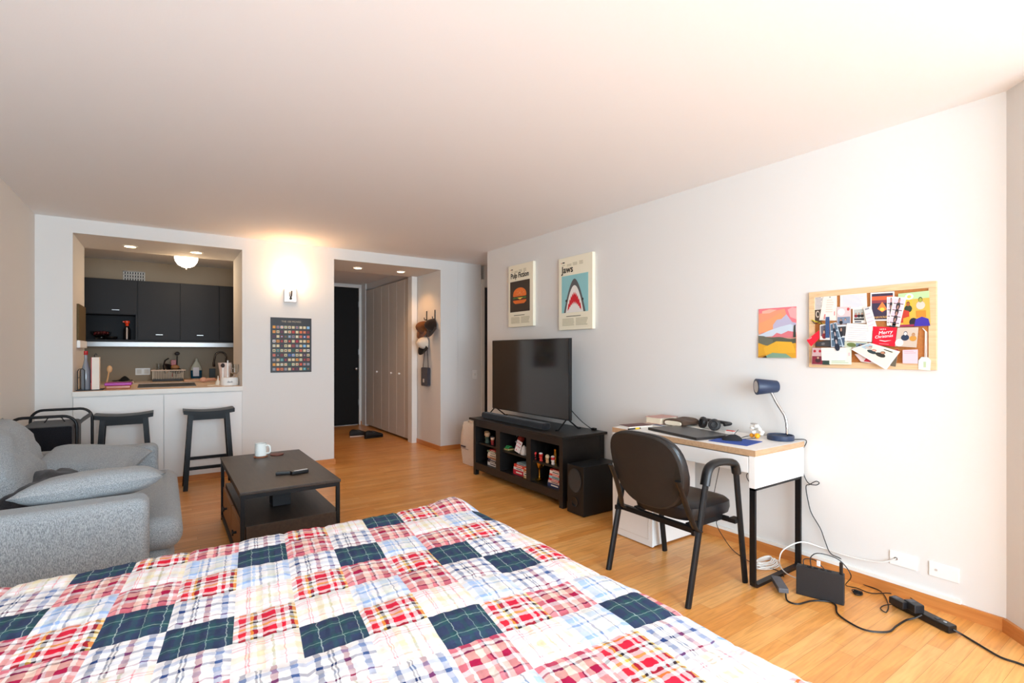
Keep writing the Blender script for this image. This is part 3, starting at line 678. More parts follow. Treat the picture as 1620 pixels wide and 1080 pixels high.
# ================================================================== BED AND QUILT
BX0, BX1, BY0, BY1, BZ = -.70, 1.155, .15, 2.13, .585
t = thing('bed', 'wide bed under the plaid quilt, only its covered top in view', 'bed', (.2, .55, 0))
MB().box((BX0 + .02, BY0, .30), (BX1 - .03, BY1 - .03, BZ - .012), M_paper, .05, 4, smooth=True).done('mattress', t)
MB().box((BX0 + .03, BY0, .12), (BX1 - .03, BY1 - .03, .298), M_espresso, .01).done('bed_frame', t)
for x in (BX0 + .1, BX1 - .12):
    for y in (BY0 + .1, BY1 - .12): MB().box((x - .03, y - .03, 0), (x + .03, y + .03, .12), M_espresso).done('leg', t)
def plaid(name, wu, wv, mixf=.5):
    m = bpy.data.materials.new(name); m.use_nodes = True; N, L = nodes(m); b = N['Principled BSDF']
    uv = N.new('ShaderNodeUVMap'); uv.uv_map = 'UVMap'; sp = N.new('ShaderNodeSeparateXYZ'); L.new(uv.outputs[0], sp.inputs[0])
    wn = N.new('ShaderNodeTexNoise'); wn.inputs['Scale'].default_value = 8; wn.inputs['Detail'].default_value = 1; L.new(uv.outputs[0], wn.inputs['Vector'])
    outs = []
    for k, W_ in ((0, wu), (1, wv)):
        f = N.new('ShaderNodeMath'); f.operation = 'FRACT'; L.new(sp.outputs[k], f.inputs[0])
        w1 = N.new('ShaderNodeMath'); w1.operation = 'MULTIPLY_ADD'; L.new(wn.outputs[0], w1.inputs[0]); w1.inputs[1].default_value = .07; w1.inputs[2].default_value = -.035
        w2 = N.new('ShaderNodeMath'); w2.operation = 'ADD'; L.new(f.outputs[0], w2.inputs[0]); L.new(w1.outputs[0], w2.inputs[1]); f = w2
        r = N.new('ShaderNodeValToRGB'); r.color_ramp.interpolation = 'CONSTANT'; e = r.color_ramp.elements
        pos = 0; first = True; e.remove(e[1])
        tot = sum(q[1] for q in W_)
        for colr, wd in W_:
            if first: e[0].position = 0; e[0].color = lin(colr); first = False
            else: e.new(pos).color = lin(colr)
            pos += wd / tot
        L.new(f.outputs[0], r.inputs[0]); outs.append(r.outputs[0])
    mx = N.new('ShaderNodeMix'); mx.data_type = 'RGBA'; mx.blend_type = 'MIX'; mx.inputs[0].default_value = mixf
    L.new(outs[0], mx.inputs[6]); L.new(outs[1], mx.inputs[7]); L.new(mx.outputs[2], b.inputs['Base Color'])
    b.inputs['Roughness'].default_value = .95; b.inputs['Specular IOR Level'].default_value = .1
    wv_ = N.new('ShaderNodeTexWave'); wv_.bands_direction = 'X'; wv_.inputs['Scale'].default_value = 1.35; wv_.inputs['Distortion'].default_value = .6; wv_.inputs['Detail'].default_value = 2
    L.new(uv.outputs[0], wv_.inputs['Vector'])
    bp = N.new('ShaderNodeBump'); bp.inputs['Strength'].default_value = .6; bp.inputs['Distance'].default_value = .006
    nz_ = N.new('ShaderNodeTexNoise'); nz_.inputs['Scale'].default_value = 7; nz_.inputs['Detail'].default_value = 4
    L.new(uv.outputs[0], nz_.inputs['Vector'])
    ad = N.new('ShaderNodeMath'); ad.operation = 'ADD'; L.new(wv_.outputs[1], ad.inputs[0]); L.new(nz_.outputs[0], ad.inputs[1])
    L.new(ad.outputs[0], bp.inputs['Height']); L.new(bp.outputs[0], b.inputs['Normal'])
    return m
wh = 'e9e7e8'
QM = {
 'N': plaid('navy_tartan', [('35405c', 5), ('31505a', 3), ('b8c8c4', .5), ('35405c', 5), ('31505a', 2.5), ('35405c', 3), ('9fb8b0', .45), ('31505a', 3), ('35405c', 5), ('b8c8c4', .5), ('31505a', 3)],
                           [('35405c', 5), ('31555a', 2), ('8fb0a4', .6), ('31555a', 2), ('35405c', 6), ('31555a', 2), ('8fb0a4', .6), ('31555a', 2), ('35405c', 4)]),
 'R': plaid('crimson_check', [('dc8c92', 3), (wh, 1.2), ('9c1c44', 4.5), ('e8cfc0', 3), ('d8707c', 1.6), ('2b2440', .8), (wh, 1), ('e8c4b8', 2.5), ('9c1c44', 3.4), (wh, 1.4), ('dc8c92', 2)],
                              [('d0607a', 2.4), (wh, 1.6), ('3a2444', .8), ('e8c4b4', 3), ('a82048', 2.6), (wh, 2), ('e4b0a8', 3), ('2b2440', .7), ('dc8890', 2)]),
 'C': plaid('cream_pink_plaid', [(wh, 4), ('e87a88', .35), (wh, .5), ('e87a88', .35), (wh, 2), ('ddd3ae', 2.5), (wh, 2), ('aeb08a', .8), (wh, 3), ('e87a88', .4), (wh, 3), ('e6dcc0', 2)],
                                 [(wh, 3), ('ee9aa4', .5), (wh, .6), ('ee9aa4', .5), (wh, 3), ('e8dfc0', 2.5), (wh, 3), ('f0b0b4', .5), (wh, 2)]),
 'B': plaid('pale_blue_check', [(wh, 2), ('8fb0de', 3), (wh, .5), ('8fb0de', 1), (wh, 1.5), ('3a5088', .9), (wh, 2), ('c9cfc8', 3), (wh, .6), ('30406a', .5), (wh, 2), ('a4c0ea', 2.5)],
                                [(wh, 3), ('b8cdea', 2.5), (wh, 1), ('8fa8d0', 1), (wh, 3), ('e0e2d4', 2), ('9ab4de', 1.5), (wh, 2)]),
 'W': plaid('white_navy_check', [(wh, 2), ('2e4478', 1.6), (wh, 2), ('24304e', .5), (wh, .5), ('24304e', .5), (wh, 2), ('96304e', 1.6), (wh, 3), ('5a74a8', 1.8), (wh, 2)],
                                 [(wh, 3), ('96a8cc', 1.8), (wh, 3), ('2e4478', 1.4), (wh, 2), ('c4ccdc', 2), (wh, 2), ('7a2a44', .7), (wh, 1.5)]),
 'Y': plaid('red_yellow_plaid', [(wh, 1), ('d63040', 1.4), (wh, .8), ('e0b040', .6), ('30242c', .8), (wh, 1), ('cc1c38', 2.8), (wh, 1), ('cc1c38', .8), (wh, 1), ('30242c', .8), ('e6c060', .7)],
                                 [(wh, 1), ('e8a040', .6), (wh, 1), ('cc3048', 2.0), (wh, .8), ('30242c', .7), (wh, 1.2), ('e8c468', .8), (wh, 1), ('d8283c', 2), (wh, .8), ('3a2c34', .6)]),
}
cells = {(4, 1): 'N', (3, 3): 'N', (5, 4): 'N', (6, 5): 'N', (7, 2): 'N', (4, 7): 'N', (7, 8): 'N', (1, 2): 'N', (-2, 1): 'N', (-1, 4): 'N', (0, 5): 'N', (2, 6): 'N', (-3, 3): 'N', (-5, 1): 'N', (-4, 1): 'R', (8, 5): 'N',
 (3, 1): 'C', (5, 1): 'Y', (6, 1): 'R', (7, 1): 'B', (8, 1): 'B', (8, 0): 'W', (7, 0): 'C', (6, 0): 'W', (5, 0): 'B', (4, 0): 'W', (3, 0): 'B', (2, 0): 'R', (1, 0): 'W', (0, 0): 'C', (-1, 0): 'Y', (-2, 0): 'C', (-3, 0): 'R', (9, 0): 'B', (9, 1): 'W', (9, 2): 'C', (4, 2): 'R', (5, 2): 'C', (6, 2): 'B', (8, 2): 'W', (3, 2): 'W', (2, 2): 'R', (2, 3): 'W', (1, 3): 'B', (1, 4): 'C', (1, 5): 'Y', (4, 3): 'B', (5, 3): 'R', (6, 3): 'Y', (7, 3): 'W',
 (3, 4): 'R', (4, 4): 'Y', (6, 4): 'W', (7, 4): 'C', (8, 3): 'C', (8, 4): 'B', (4, 5): 'R', (5, 5): 'W', (7, 5): 'Y', (2, 4): 'Y', (2, 5): 'C', (3, 5): 'B', (3, 6): 'Y', (3, 7): 'C', (4, 6): 'C', (5, 6): 'B', (6, 6): 'W', (7, 6): 'C', (8, 6): 'W', (5, 7): 'Y', (2, 7): 'W', (3, 8): 'W', (4, 8): 'R',
 (1, 6): 'C', (0, 6): 'W', (-1, 5): 'W', (-2, 5): 'R', (-2, 4): 'Y', (-2, 3): 'B', (-1, 3): 'R', (-2, 2): 'R', (-1, 2): 'C', (-1, 1): 'Y', (0, 1): 'R', (0, 2): 'B', (0, 3): 'Y', (0, 4): 'W', (1, 1): 'W', (2, 1): 'Y', (-3, 1): 'C', (-3, 2): 'W', (-3, 4): 'R', (-4, 2): 'B', (-4, 3): 'C', (-4, 4): 'Y',
 (6, 7): 'R', (7, 7): 'B', (8, 7): 'B', (5, 8): 'C', (6, 8): 'B', (8, 8): 'R', (5, 9): 'R', (6, 9): 'Y', (7, 9): 'W', (8, 9): 'B', (7, 10): 'C', (6, 10): 'Y', (8, 10): 'C', (9, 10): 'Y', (9, 9): 'Y', (9, 8): 'W', (9, 11): 'R'}
def qpos(u, v):
    q = 1.5; p = 0
    for _ in range(8):
        p = .1515 * u + .13 * (min(max(q, .2), 2.3) - 1.5); q = 2.17 - .03 * p - .03 * min(p, 1.4) ** 2 - (v - 1) * .154
    def fold(a, hi, r):
        if a <= hi: return a, 0
        s = a - hi
        if s < r * PI / 2: return hi + r * math.sin(s / r), r * (1 - math.cos(s / r))
        return hi + r + .05 * (s - r * PI / 2), r + (s - r * PI / 2)
    hx = BX1 - .05 + .02 * noise.noise(Vector((q * 2.2, 0, 0)))
    px, dx = fold(p, hx, .10) if p > 0 else [(-v if k_ == 0 else v) for k_, v in enumerate(fold(-p, .70, .05))]; py, dy = fold(q, BY1 - .035, .05)
    if dy > 0 and dx > 0: dz = math.hypot(dx, dy)
    else: dz = dx + dy
    dz = min(dz, .50)
    nn = noise.noise(Vector((p * 2.3, q * 2.3, 3))) * .012 + noise.noise(Vector((p * 8, q * 6, 7))) * .005 + noise.noise(Vector((p * 22, q * 22, 9))) * .0015
    if dx > .08 and p > 0: px += .02 * math.sin(q * 14)
    # slight crest at the far right corner
    pk = abs((u % 1) - .5) * 2; qk = abs((v % 1) - .5) * 2; nn -= .005 * max(pk, qk) ** 8; nn += .0012 * math.sin(u * 21 + 2 * noise.noise(Vector((u, v * 3, 5))))
    nn += .028 * math.exp(-((p - 1.12) ** 2 + (q - 2.11) ** 2) / .02)
    return Vector((px, py, BZ + .012 + nn - dz)), (u, v)
bmq = bmesh.new(); uvl = bmq.loops.layers.uv.new('UVMap'); S = 10; U0, U1, V0, V1 = -6, 12, -1, 14
mats = list(QM.keys()); grid = {}
for i in range((U1 - U0) * S + 1):
    for j in range((V1 - V0) * S + 1):
        p, _ = qpos(U0 + i / S, V0 + j / S); grid[i, j] = bmq.verts.new(p)
rr = random.Random(3)
for i in range((U1 - U0) * S):
    for j in range((V1 - V0) * S):
        cu, cv = U0 + i // S, V0 + j // S
        if (cu, cv) not in cells:
            cells[cu, cv] = rr.choice([k for k in 'RCBWYCW' if k not in (cells.get((cu - 1, cv)), cells.get((cu, cv - 1)))])
        f = bmq.faces.new((grid[i, j], grid[i, j + 1], grid[i + 1, j + 1], grid[i + 1, j])); f.smooth = True; f.material_index = mats.index(cells[cu, cv])
        for lp, (a, b) in zip(f.loops, ((i, j), (i, j + 1), (i + 1, j + 1), (i + 1, j))):
            lp[uvl].uv = (U0 + a / S + (.37 * cv if 0 else 0), V0 + b / S)
            # keep fraction inside the cell on its closing border
            uu = a / S - i // S; vv = b / S - j // S
            lp[uvl].uv = (cu + 20 + min(max(uu, .001), .999), cv + 20 + min(max(vv, .001), .999))
bmesh.ops.recalc_face_normals(bmq, faces=bmq.faces[:])
me = bpy.data.meshes.new('quilt'); bmq.to_mesh(me); bmq.free()
for k in mats: me.materials.append(QM[k])
q_ = bpy.data.objects.new('quilt', me); COL.objects.link(q_); tag(q_, 'madras plaid patchwork quilt in navy, red, cream and blue spread over the bed', 'quilt')
sd = q_.modifiers.new('thick', 'SOLIDIFY'); sd.thickness = .006; sd.offset = -1


# ================================================================== FAR WALL: SCONCE, POSTER, SHOES, HATS
c = Vector((1.157, D - .001, 1.85))
t = thing('wall_sconce', 'polished steel wall sconce with a glowing glass shade', 'wall lamp', c)
MB().box((1.092, D - .03, 1.845), (1.222, D, 1.995), mat('sconce_plate', 'd5d2cf', .18, .8), .006).done('back_plate', t)
m = MB(); m.tube([(1.157, D - .03, 1.90), (1.157, D - .075, 1.91), (1.157, D - .085, 1.99)], .007, mat('bronze', '4a4038', .25, .9)); m.ball((1.157, D - .035, 1.885), .013, M_br); m.done('arm', t)
m = MB(); m.lathe([(.012, 1.96 - 1.96), (.03, .02), (.045, .06), (.055, .15), (.058, .19), (.054, .19), (.04, .06), (.001, .03)], (1.157, D - .09, 1.97), mat('sconce_glow', 'ffdcae', .3, emit=12), 20); m.done('glass_shade', t)
point('sconce_lamp', (1.157, D - .20, 2.17), 2.4, (1, .60, .30), .06)
# scratch-off film poster
FX0, FX1, FZ0, FZ1 = .957, 1.381, 1.071, 1.673
t = thing('film_poster', 'black poster with a ten by ten grid of small coloured squares', 'poster', (1.169, D - .002, FZ0))
MB().box((FX0, D - .004, FZ0), (FX1, D - .0005, FZ1), C('1a191d', .45)).done('sheet', t)
m = MB(); pal = ['d8c9a0'] * 9 + ['c03a30', 'e0703a', '3f5f9c', '7a2430', '88b8dc', 'e09a3a', '2f5a48', 'dcd8d4', 'a82a3a', '5a2440', '8c8c94', '4a9a94', '30343c', 'c86a58']
rp = random.Random(11)
for i in range(10):
    for j in range(10):
        x = FX0 + .036 + i * .0392; z = FZ1 - .105 - j * .0512; cc = C(rp.choice(pal)); h = .0145
        m.box((x - h, D - .0048, z - h), (x + h, D - .0041, z + h), cc)
        if rp.random() < .5: m.box((x - h * .45, D - .0053, z - h * .5), (x + h * .4, D - .0049, z + h * .4), C(rp.choice(pal[9:])))
m.done('icon_grid', t)
m = MB(); text_into(m, 'THE 100 MOVIES', .028, (1.169, D - .0041, FZ1 - .052), (1, 0, 0), (0, 0, 1), C('b9a88c'), .0006, 'CENTER'); m.done('title', t)
# light switch on the passage panel
t, P_, bx_ = outlet('light_switch', 'small white light switch on the grey panel past the hallway', (3.515, D + .003, .99), 'Y', .075, .12, 'switch')
m = MB(); bx_(m, -.008, -.016, .008, .016, .006, .013, C('d8d6d0'), .001); m.done('toggle', t)
# shoes
def shoe(loc, rz, lab, solem, upm):
    t = thing('sneaker', lab, 'shoe', loc, rz, 'black sneakers by the door'); M = Matrix.Translation(loc) @ Matrix.Rotation(rz, 4, 'Z')
    out = [(-.14, .0, .034), (-.12, .0, .037), (-.06, .0, .034), (0, .003, .036), (.06, .006, .046), (.11, .004, .043), (.14, .0, .03), (.15, 0, .01)]
    def ring(x, cy, hw, z0, z1, n=12):
        return [(x, cy + hw * math.cos(a), z0 + (z1 - z0) * (.5 + .5 * math.sin(a))) for a in [2 * PI * k / n for k in range(n)]]
    m = MB(); m.M = M; m.rings([ring(x, cy, hw, 0, .026) for x, cy, hw in out], solem); m.done('sole', t)
    hts = [.095, .112, .115, .108, .085, .068, .055, .042]
    m = MB(); m.M = M; m.rings([ring(x, cy, hw * .93, .018, h) for (x, cy, hw), h in zip(out, hts)], upm); m.done('upper', t)
    m = MB(); m.M = M; m.ball((-.085, 0, .108), (.042, .026, .012), C('0a0a0b')); m.done('opening', t)
    m = MB(); m.M = M
    for i in range(5): x = -.025 + i * .02; m.tube([(x, -.028, .098 - i * .009), (x + .004, 0, .113 - i * .010), (x, .028, .098 - i * .009)], .0035, C('7c7c80'), 6)
    m.done('laces', t)
shoe((2.47, 7.72, 0), -.1, 'black sneaker with a pale sole on the hallway floor', C('d8c6bc'), C('161618', .7))
shoe((2.62, 7.50, 0), .12, 'all-black sneaker lying nearest the closet doors', C('19181a'), C('121214', .7))
# hooks, caps, bag
HX = 2.997
def hook(y, lab):
    t = thing('wall_hook', lab, 'hook', (HX, y, 1.72), group='black wall hooks')
    m = MB(); m.box((HX - .008, y - .009, 1.72), (HX, y + .009, 1.86), M_blkmetal, .002); m.done('plate', t)
    m = MB(); m.tube([(HX - .008, y, 1.74), (HX - .03, y, 1.735), (HX - .04, y, 1.75), (HX - .042, y, 1.77)], .006, M_blkmetal); m.done('peg', t)
h1 = atX(675.5, 500, HX); h2 = atX(688.5, 497, HX)
hook(h1.y, 'left black wall hook above the brown cap'); hook(h2.y, 'right black wall hook above the black cap')
def capobj(y, z, lab, cm, bm, rx=0, brimc=None, off=0):
    t = thing('baseball_cap', lab, 'cap', (HX - .05 - off, y, z - .1), group='caps hanging in the hallway')
    M = Matrix.Translation((HX - .012 - off, y, z)) @ Matrix.Rotation(rx, 4, 'X')
    m = MB(); m.M = M
    m.grid(lambda a, b: (-.13 * math.sin(PI / 2 * a) * 1.0, .088 * math.cos(PI / 2 * a) * math.cos(2 * PI * b), .085 * math.cos(PI / 2 * a) * math.sin(2 * PI * b)), 8, 24, cm); m.ball((-.131, 0, 0), (.006, .009, .009), cm); m.done('crown', t)
    m = MB(); m.M = M
    def br(a, b):
        ang = PI * (1.12 + .76 * b); r = .082 + a * .085; return (-.012 - .05 * a * (1 - abs(2 * b - 1) ** 2) - .02, r * math.cos(ang) * .95, r * math.sin(ang) * .98)
    m.grid(br, 6, 16, bm); m.grid(lambda a, b: Vector(br(a, b)) + Vector((.004, 0, .001)), 6, 16, bm); m.done('brim', t)
capobj(h1.y + .05, 1.64, 'brown baseball cap on the left hallway hook', fabric('brown_cloth', '6b4325', '7d5230', 200), fabric('brown_cloth', '6b4325', '7d5230', 200), .15)
t_ = capobj(h2.y - .0, 1.655, 'black baseball cap on the right hallway hook', fabric('dark_brown_cloth', '261c17', '33261f', 200), fabric('dark_brown_cloth', '261c17', '33261f', 200), -.1, off=.01)
c = atX(676, 544, HX)
capobj(c.y, 1.42, 'cream baseball cap with a black brim hanging below the other caps', fabric('cream_cloth', 'd9cbb8', 'e6dac8', 200), C('19191b', .8), .1, off=.012)
t = thing('crossbody_bag', 'small dark grey shoulder bag hanging by its strap in the hallway', 'bag', (HX - .03, 6.42, .83))
by = atX(676.5, 600, HX).y
MB().box((HX - .055, by - .105, .83), (HX - .004, by + .105, 1.085), M_bag, .015, 3).done('pouch', t)
MB().tube([(HX - .03, by + .085, 1.07), (HX - .02, by + .02, 1.45), (HX - .018, by + .0, 1.52), (HX - .02, by - .02, 1.45), (HX - .03, by - .085, 1.07)], .009, M_bag, 6, flat=(.3, 1)).done('strap', t)
MB().box((HX - .058, by + .01 - .02, .88), (HX - .054, by + .01 + .02, .93), C('d8d2cc')).done('patch', t)

# ================================================================== TOTE BAG
t = thing('tote_bag', 'large cream paper-cloth bag standing beside the media console', 'bag', (3.0, 5.08, 0))
m = MB(); R = []
for (z, hx, hy, ox) in ((0.002, .115, .155, 0), (.05, .125, .17, 0), (.2, .13, .18, -.005), (.34, .125, .178, -.005), (.44, .12, .170, 0), (.475, .10, .15, .0), (.487, .05, .10, .01)):
    ring = []
    for k in range(32):
        a = 2 * PI * k / 32; ex = abs(math.cos(a)) ** .45 * (1 if math.cos(a) > 0 else -1); ey = abs(math.sin(a)) ** .45 * (1 if math.sin(a) > 0 else -1)
        nz = .022 * noise.noise(Vector((ex * 2, ey * 2, z * 6))) + (.01 * noise.noise(Vector((ex * 7, ey * 7, z * 14))))
        ring.append((2.995 + ox + (hx + nz * (1 if z > .3 or z < .1 else .25)) * ex, 5.09 + (hy + nz) * ey, z + (nz if z > .1 else 0)))
    R.append(ring)
m.rings(R, M_tote); m.done('body', t)
m = MB(); text_into(m, 'UNIQLES', .026, (2.858, 5.20, .20), (0, -1, 0), (0, 0, 1), C('6a5a58'), .01); m.box((2.85, 5.03, .185), (2.858, 5.21, .188), C('8a7a78')); m.done('lettering', t)
m = MB(); m.tube(smooth_path([(2.93, 5.0, .43), (2.90, 5.01, .49), (2.91, 5.1, .505), (2.93, 5.17, .47)], 5), .007, M_tote); m.done('handle', t)

# ================================================================== MEDIA CONSOLE
AX0, AX1, AY0, AY1, AZ = 2.715, 3.185, 3.215, 4.675, .60
t = thing('media_console', 'black-brown six-opening media console under the television', 'tv stand', ((AX0 + AX1) / 2, (AY0 + AY1) / 2, 0))
MB().box((AX0 - .03, AY0 - .035, AZ - .022), (AX1 + .012, AY1 + .045, AZ), M_espresso, .003).done('top_board', t)
def zf(px, py): return atX(px, py, AX0).z
def yf(px): return atX(px, 700, AX0).y
yA = [AY1, yf(756), yf(784), yf(790.5), yf(832), yf(839), yf(880), AY0]
Z1o, Z0o = .515, .135; ZSh = .33
m = MB(); m.box((AX1 - .012, AY0 + .03, .06), (AX1 - .002, AY1 - .03, AZ - .023), M_espresso); m.done('back_panel', t)
for (y0, y1) in ((AY0, AY0 + .02), (AY1 - .02, AY1)):
    MB().box((AX0 + .045, y0, .06), (AX1 - .0125, y1, AZ - .0225), M_espresso).done('side_panel', t)
for y in (AY0, AY1 - .045):
    for x in (AX0, AX1 - .04): MB().box((x, y - (.003 if y == AY0 else -.003), 0), (x + .045, y + .045, AZ - .0225), M_espresso, .002).done('leg', t)
m = MB(); m.box((AX0 + .002, AY0 + .045, Z1o), (AX0 + .02, AY1 - .045, AZ - .0225), M_espresso); m.box((AX0 + .002, AY0 + .045, .06), (AX0 + .02, AY1 - .045, Z0o - .002), M_espresso); m.done('front_rail', t)
DV = [(yA[3], yA[2]), (yA[5], yA[4])]
for (y0, y1) in DV: MB().box((AX0 + .003, y0, Z0o), (AX1 - .0125, y1, Z1o), M_espresso).done('divider', t)
MB().box((AX0 + .02, AY0 + .02, Z0o - .02), (AX1 - .0125, AY1 - .02, Z0o), M_espresso).done('bottom_board', t)
cols = [(yA[2], AY1 - .02), (yA[4], yA[3]), (AY0 + .02, yA[5])]
SHZ = [.345, .335, .325]
for (y0, y1), zs in zip(cols, SHZ): MB().box((AX0 + .03, y0 + .001, zs - .018), (AX1 - .0125, y1 - .001, zs), M_espresso).done('shelf', t)

def book_stack(yl, x0, z, books, where, L=.2, group=None):
    # horizontal books, spine towards the room (-x); books from the bottom up: (colour, thick, width along y, depth, y offset, description)
    n = len(books); names = ['bottom', 'second from bottom', 'third from bottom', 'fourth from bottom', 'fifth from bottom', 'sixth from bottom', 'seventh from bottom', 'eighth from bottom']
    for i, (col, th, wy, dx, oy, ds) in enumerate(books):
        pos = 'topmost' if i == n - 1 else names[i]
        tb = thing('book', '%s book lying flat, %s in the %s' % (ds, pos, where), 'book', (x0 + dx / 2, yl + oy + wy / 2, z), group=group)
        y0 = yl + oy; y1 = y0 + wy; cm = C(col, .5)
        m = MB(); m.box((x0, y0, z), (x0 + dx, y1, z + .003), cm); m.box((x0, y0, z + th - .003), (x0 + dx, y1, z + th), cm); m.box((x0 - .002, y0, z), (x0 + .002, y1, z + th), cm); m.done('cover', tb)
        m = MB(); m.box((x0 + .002, y0 + .004, z + .003), (x0 + dx - .004, y1 - .004, z + th - .003), M_paper); m.done('pages', tb)
        m = MB(); lc = C('e8e0d0') if sum(int(col[k:k + 2], 16) for k in (0, 2, 4)) < 420 else C('403838')
        m.box((x0 - .0028, y0 + wy * .25, z + th * .35), (x0 - .0018, y0 + wy * .75, z + th * .65), lc); m.done('spine_label', tb)
        z += th + .0004
# left opening
book_stack(yA[2] + .02, 2.76, Z0o + .0005, [('d8d4ce', .032, .20, .15, .0, 'thick white'), ('1e1c22', .02, .2, .15, .005, 'black'), ('26304e', .018, .19, .15, -.004, 'navy'), ('c98a60', .018, .20, .15, .003, 'tan'), ('d9cdb8', .024, .2, .15, .0, 'cream'), ('e0d8c8', .018, .18, .15, .01, 'ivory'), ('6f8064', .017, .2, .15, .008, 'sage green'), ('b01c24', .014, .13, .12, .03, 'slim red')], 'left stack of the console', group='books in the media console')
book_stack(yA[4] + .075, 2.76, Z0o + .0005, [('c01430', .045, .19, .15, .0, 'wide crimson'), ('dcd4d0', .024, .18, .15, .004, 'white'), ('d8321e', .028, .18, .15, -.003, 'orange-red'), ('8fa8b0', .02, .15, .14, -.02, 'pale blue and grey')], 'middle stack of the console', group='books in the media console')
book_stack(yA[4] + .004, 2.74, Z0o + .0005, [('b08a3a', .022, .066, .12, 0, 'small ochre'), ('e4ddd0', .03, .066, .12, 0, 'small cream'), ('c07a30', .022, .066, .12, 0, 'small amber'), ('d84a2c', .03, .062, .12, 0, 'small red-orange')], 'narrow pile beside the crimson book', group='books in the media console')
book_stack(AY0 + .05, 2.75, Z0o + .0005, [('26365e', .035, .19, .15, 0, 'large navy'), ('d8bcb0', .02, .18, .15, .002, 'pale pink'), ('b8202c', .02, .175, .15, 0, 'dark red'), ('8fc4cc', .022, .17, .15, .0, 'light turquoise'), ('d23a26', .018, .165, .15, .0, 'vermilion'), ('e0d6cc', .026, .16, .15, .0, 'off-white'), ('a8241e', .012, .155, .14, .0, 'thin brick-red')], 'right stack of the console', group='books in the media console')
# figurines (generic)
def figure(loc, lab, h, body, head, extra=None, name='figurine', group=None):
    t = thing(name, lab, 'figurine', loc, group=group); x, y, z = loc
    m = MB(); m.lathe([(h * .2, 0), (h * .22, h * .05), (h * .17, h * .3), (h * .2, h * .5), (h * .1, h * .6)], loc, body, 14); m.done('body', t)
    m = MB(); m.ball((x, y, z + h * .74), h * .27, head, 12, 8); m.done('head', t)
    if extra: m = MB(); m.ball((x - h * .04, y, z + h * .92), (h * .24, h * .24, h * .13), extra, 12, 6); m.done('hat', t)
    m = MB()
    for s in (-1, 1): m.tube([(x, y + s * h * .16, z + h * .5), (x - h * .1, y + s * h * .26, z + h * .36)], h * .06, body, 6)
    m.done('arms', t); return t
def oncon(px, zs, x=2.80): p = atX(px, 690, x); return (x, p.y, zs + .0005)
figure(oncon(771, SHZ[0]), 'small figurine in a green coat on the left console shelf', .12, C('3a4a3c'), C('c9a07c'), C('8a6a4a'))
figure(oncon(779.5, SHZ[0], 2.79), 'smaller red and blue figurine at the right of the left console shelf', .085, C('a02a2c'), C('e0c0a8'), C('20242e'))
figure(oncon(814, SHZ[1], 2.92), 'white figure with a large red cap at the back of the middle shelf', .155, C('dedcda'), C('e2e0de'), C('e23a26'))
figure(oncon(824.5, SHZ[1], 2.90), 'narrow figure with a red head behind the playing card', .14, C('6a2a24'), C('c83a2a'))
figure(oncon(797, SHZ[1], 2.86), 'pale seated figurine behind the green base on the middle shelf', .11, C('b8a888'), C('d8cdb8'))
p = oncon(802, SHZ[1], 2.80); m = MB(); m.box((2.765, p[1] - .07, p[2]), (2.84, p[1] + .06, p[2] + .012), C('c9b070'), .002); m.grid(lambda a, b: (2.768 + .07 * a, p[1] - .06 + .115 * b, p[2] + .012 + .03 * abs(noise.noise(Vector((a * 6, b * 9, 2)))) + .012 * math.sin(PI * a)), 8, 16, C('2f8a48', .8)); m.done('garden_model', label='miniature green lawn on a pale base on the middle shelf', cat='ornament')
p = atX(817, 706, 2.75)
t = thing('playing_card', 'oversized playing card with red diamonds leaning on the middle shelf', 'card', (2.75, p.y, SHZ[1] + .001))
Mc = Matrix.Translation((2.752, p.y, SHZ[1] + .003)) @ Matrix.Rotation(.22, 4, 'X') @ Matrix.Rotation(.16, 4, 'Y')
m = MB(); m.M = Mc; m.box((0, -.042, .012), (.002, .042, .122), C('ece6e6')); m.done('sheet', t)
m = MB(); m.M = Mc
for (a, b) in ((-.022, .1), (.0, .1), (.027, .1), (-.022, .065), (.0, .065), (.02, .03), (.026, .065)):
    m.prism([(-.0012, a - .006, b), (-.0012, a, b + .01), (-.0012, a + .006, b), (-.0012, a, b - .01)], (.001, 0, 0), C('c01830'))
m.done('diamonds', t)
p = oncon(829, SHZ[1], 2.78); m = MB(); m.lathe([(.03, 0), (.035, .01), (.035, .03), (.03, .032), (.02, .07), (.001, .09)], p, C('dcd6d2')); m.done('snow_globe', label='white rounded ornament at the right end of the middle shelf', cat='ornament')
for i, (px, col, hc, lb) in enumerate(((846, 'd02a24', 'd8322c', 'leftmost red figurine on the right console shelf'), (856, 'd43a30', 'c8281e', 'second red figurine from the left on the right shelf'), (866, 'c89a6c', 'e0c8a0', 'tan and gold figurine among the red ones on the right shelf'), (875, 'e8dcd4', 'c0202c', 'red and white figurine beside the console side panel'))):
    figure(oncon(px, SHZ[2], 2.775), lb, .072, C(col), C(hc), C('e8e0dc') if i % 2 else None, group='small figurines on the right console shelf')
m = MB(); p = oncon(879, SHZ[2], 2.83); m.lathe([(.02, 0), (.02, .05), (.012, .1), (.016, .12), (.001, .13)], p, M_gold); m.done('gold_figure', label='small gold statuette at the right edge of the right shelf', cat='ornament')
p = oncon(853.5, Z0o, 2.80)
t = thing('trophy_cup', 'gold two-handled trophy cup in the lower right opening', 'trophy', p)
MB().box((p[0] - .03, p[1] - .03, p[2]), (p[0] + .03, p[1] + .03, p[2] + .02), M_gold, .003).done('base', t)
MB().lathe([(.022, .02), (.01, .03), (.007, .09), (.01, .1)], p, M_gold).done('stem', t)
MB().lathe([(.008, .1), (.022, .115), (.032, .15), (.036, .175), (.033, .175), (.028, .15), (.001, .12)], p, M_gold).done('cup', t)
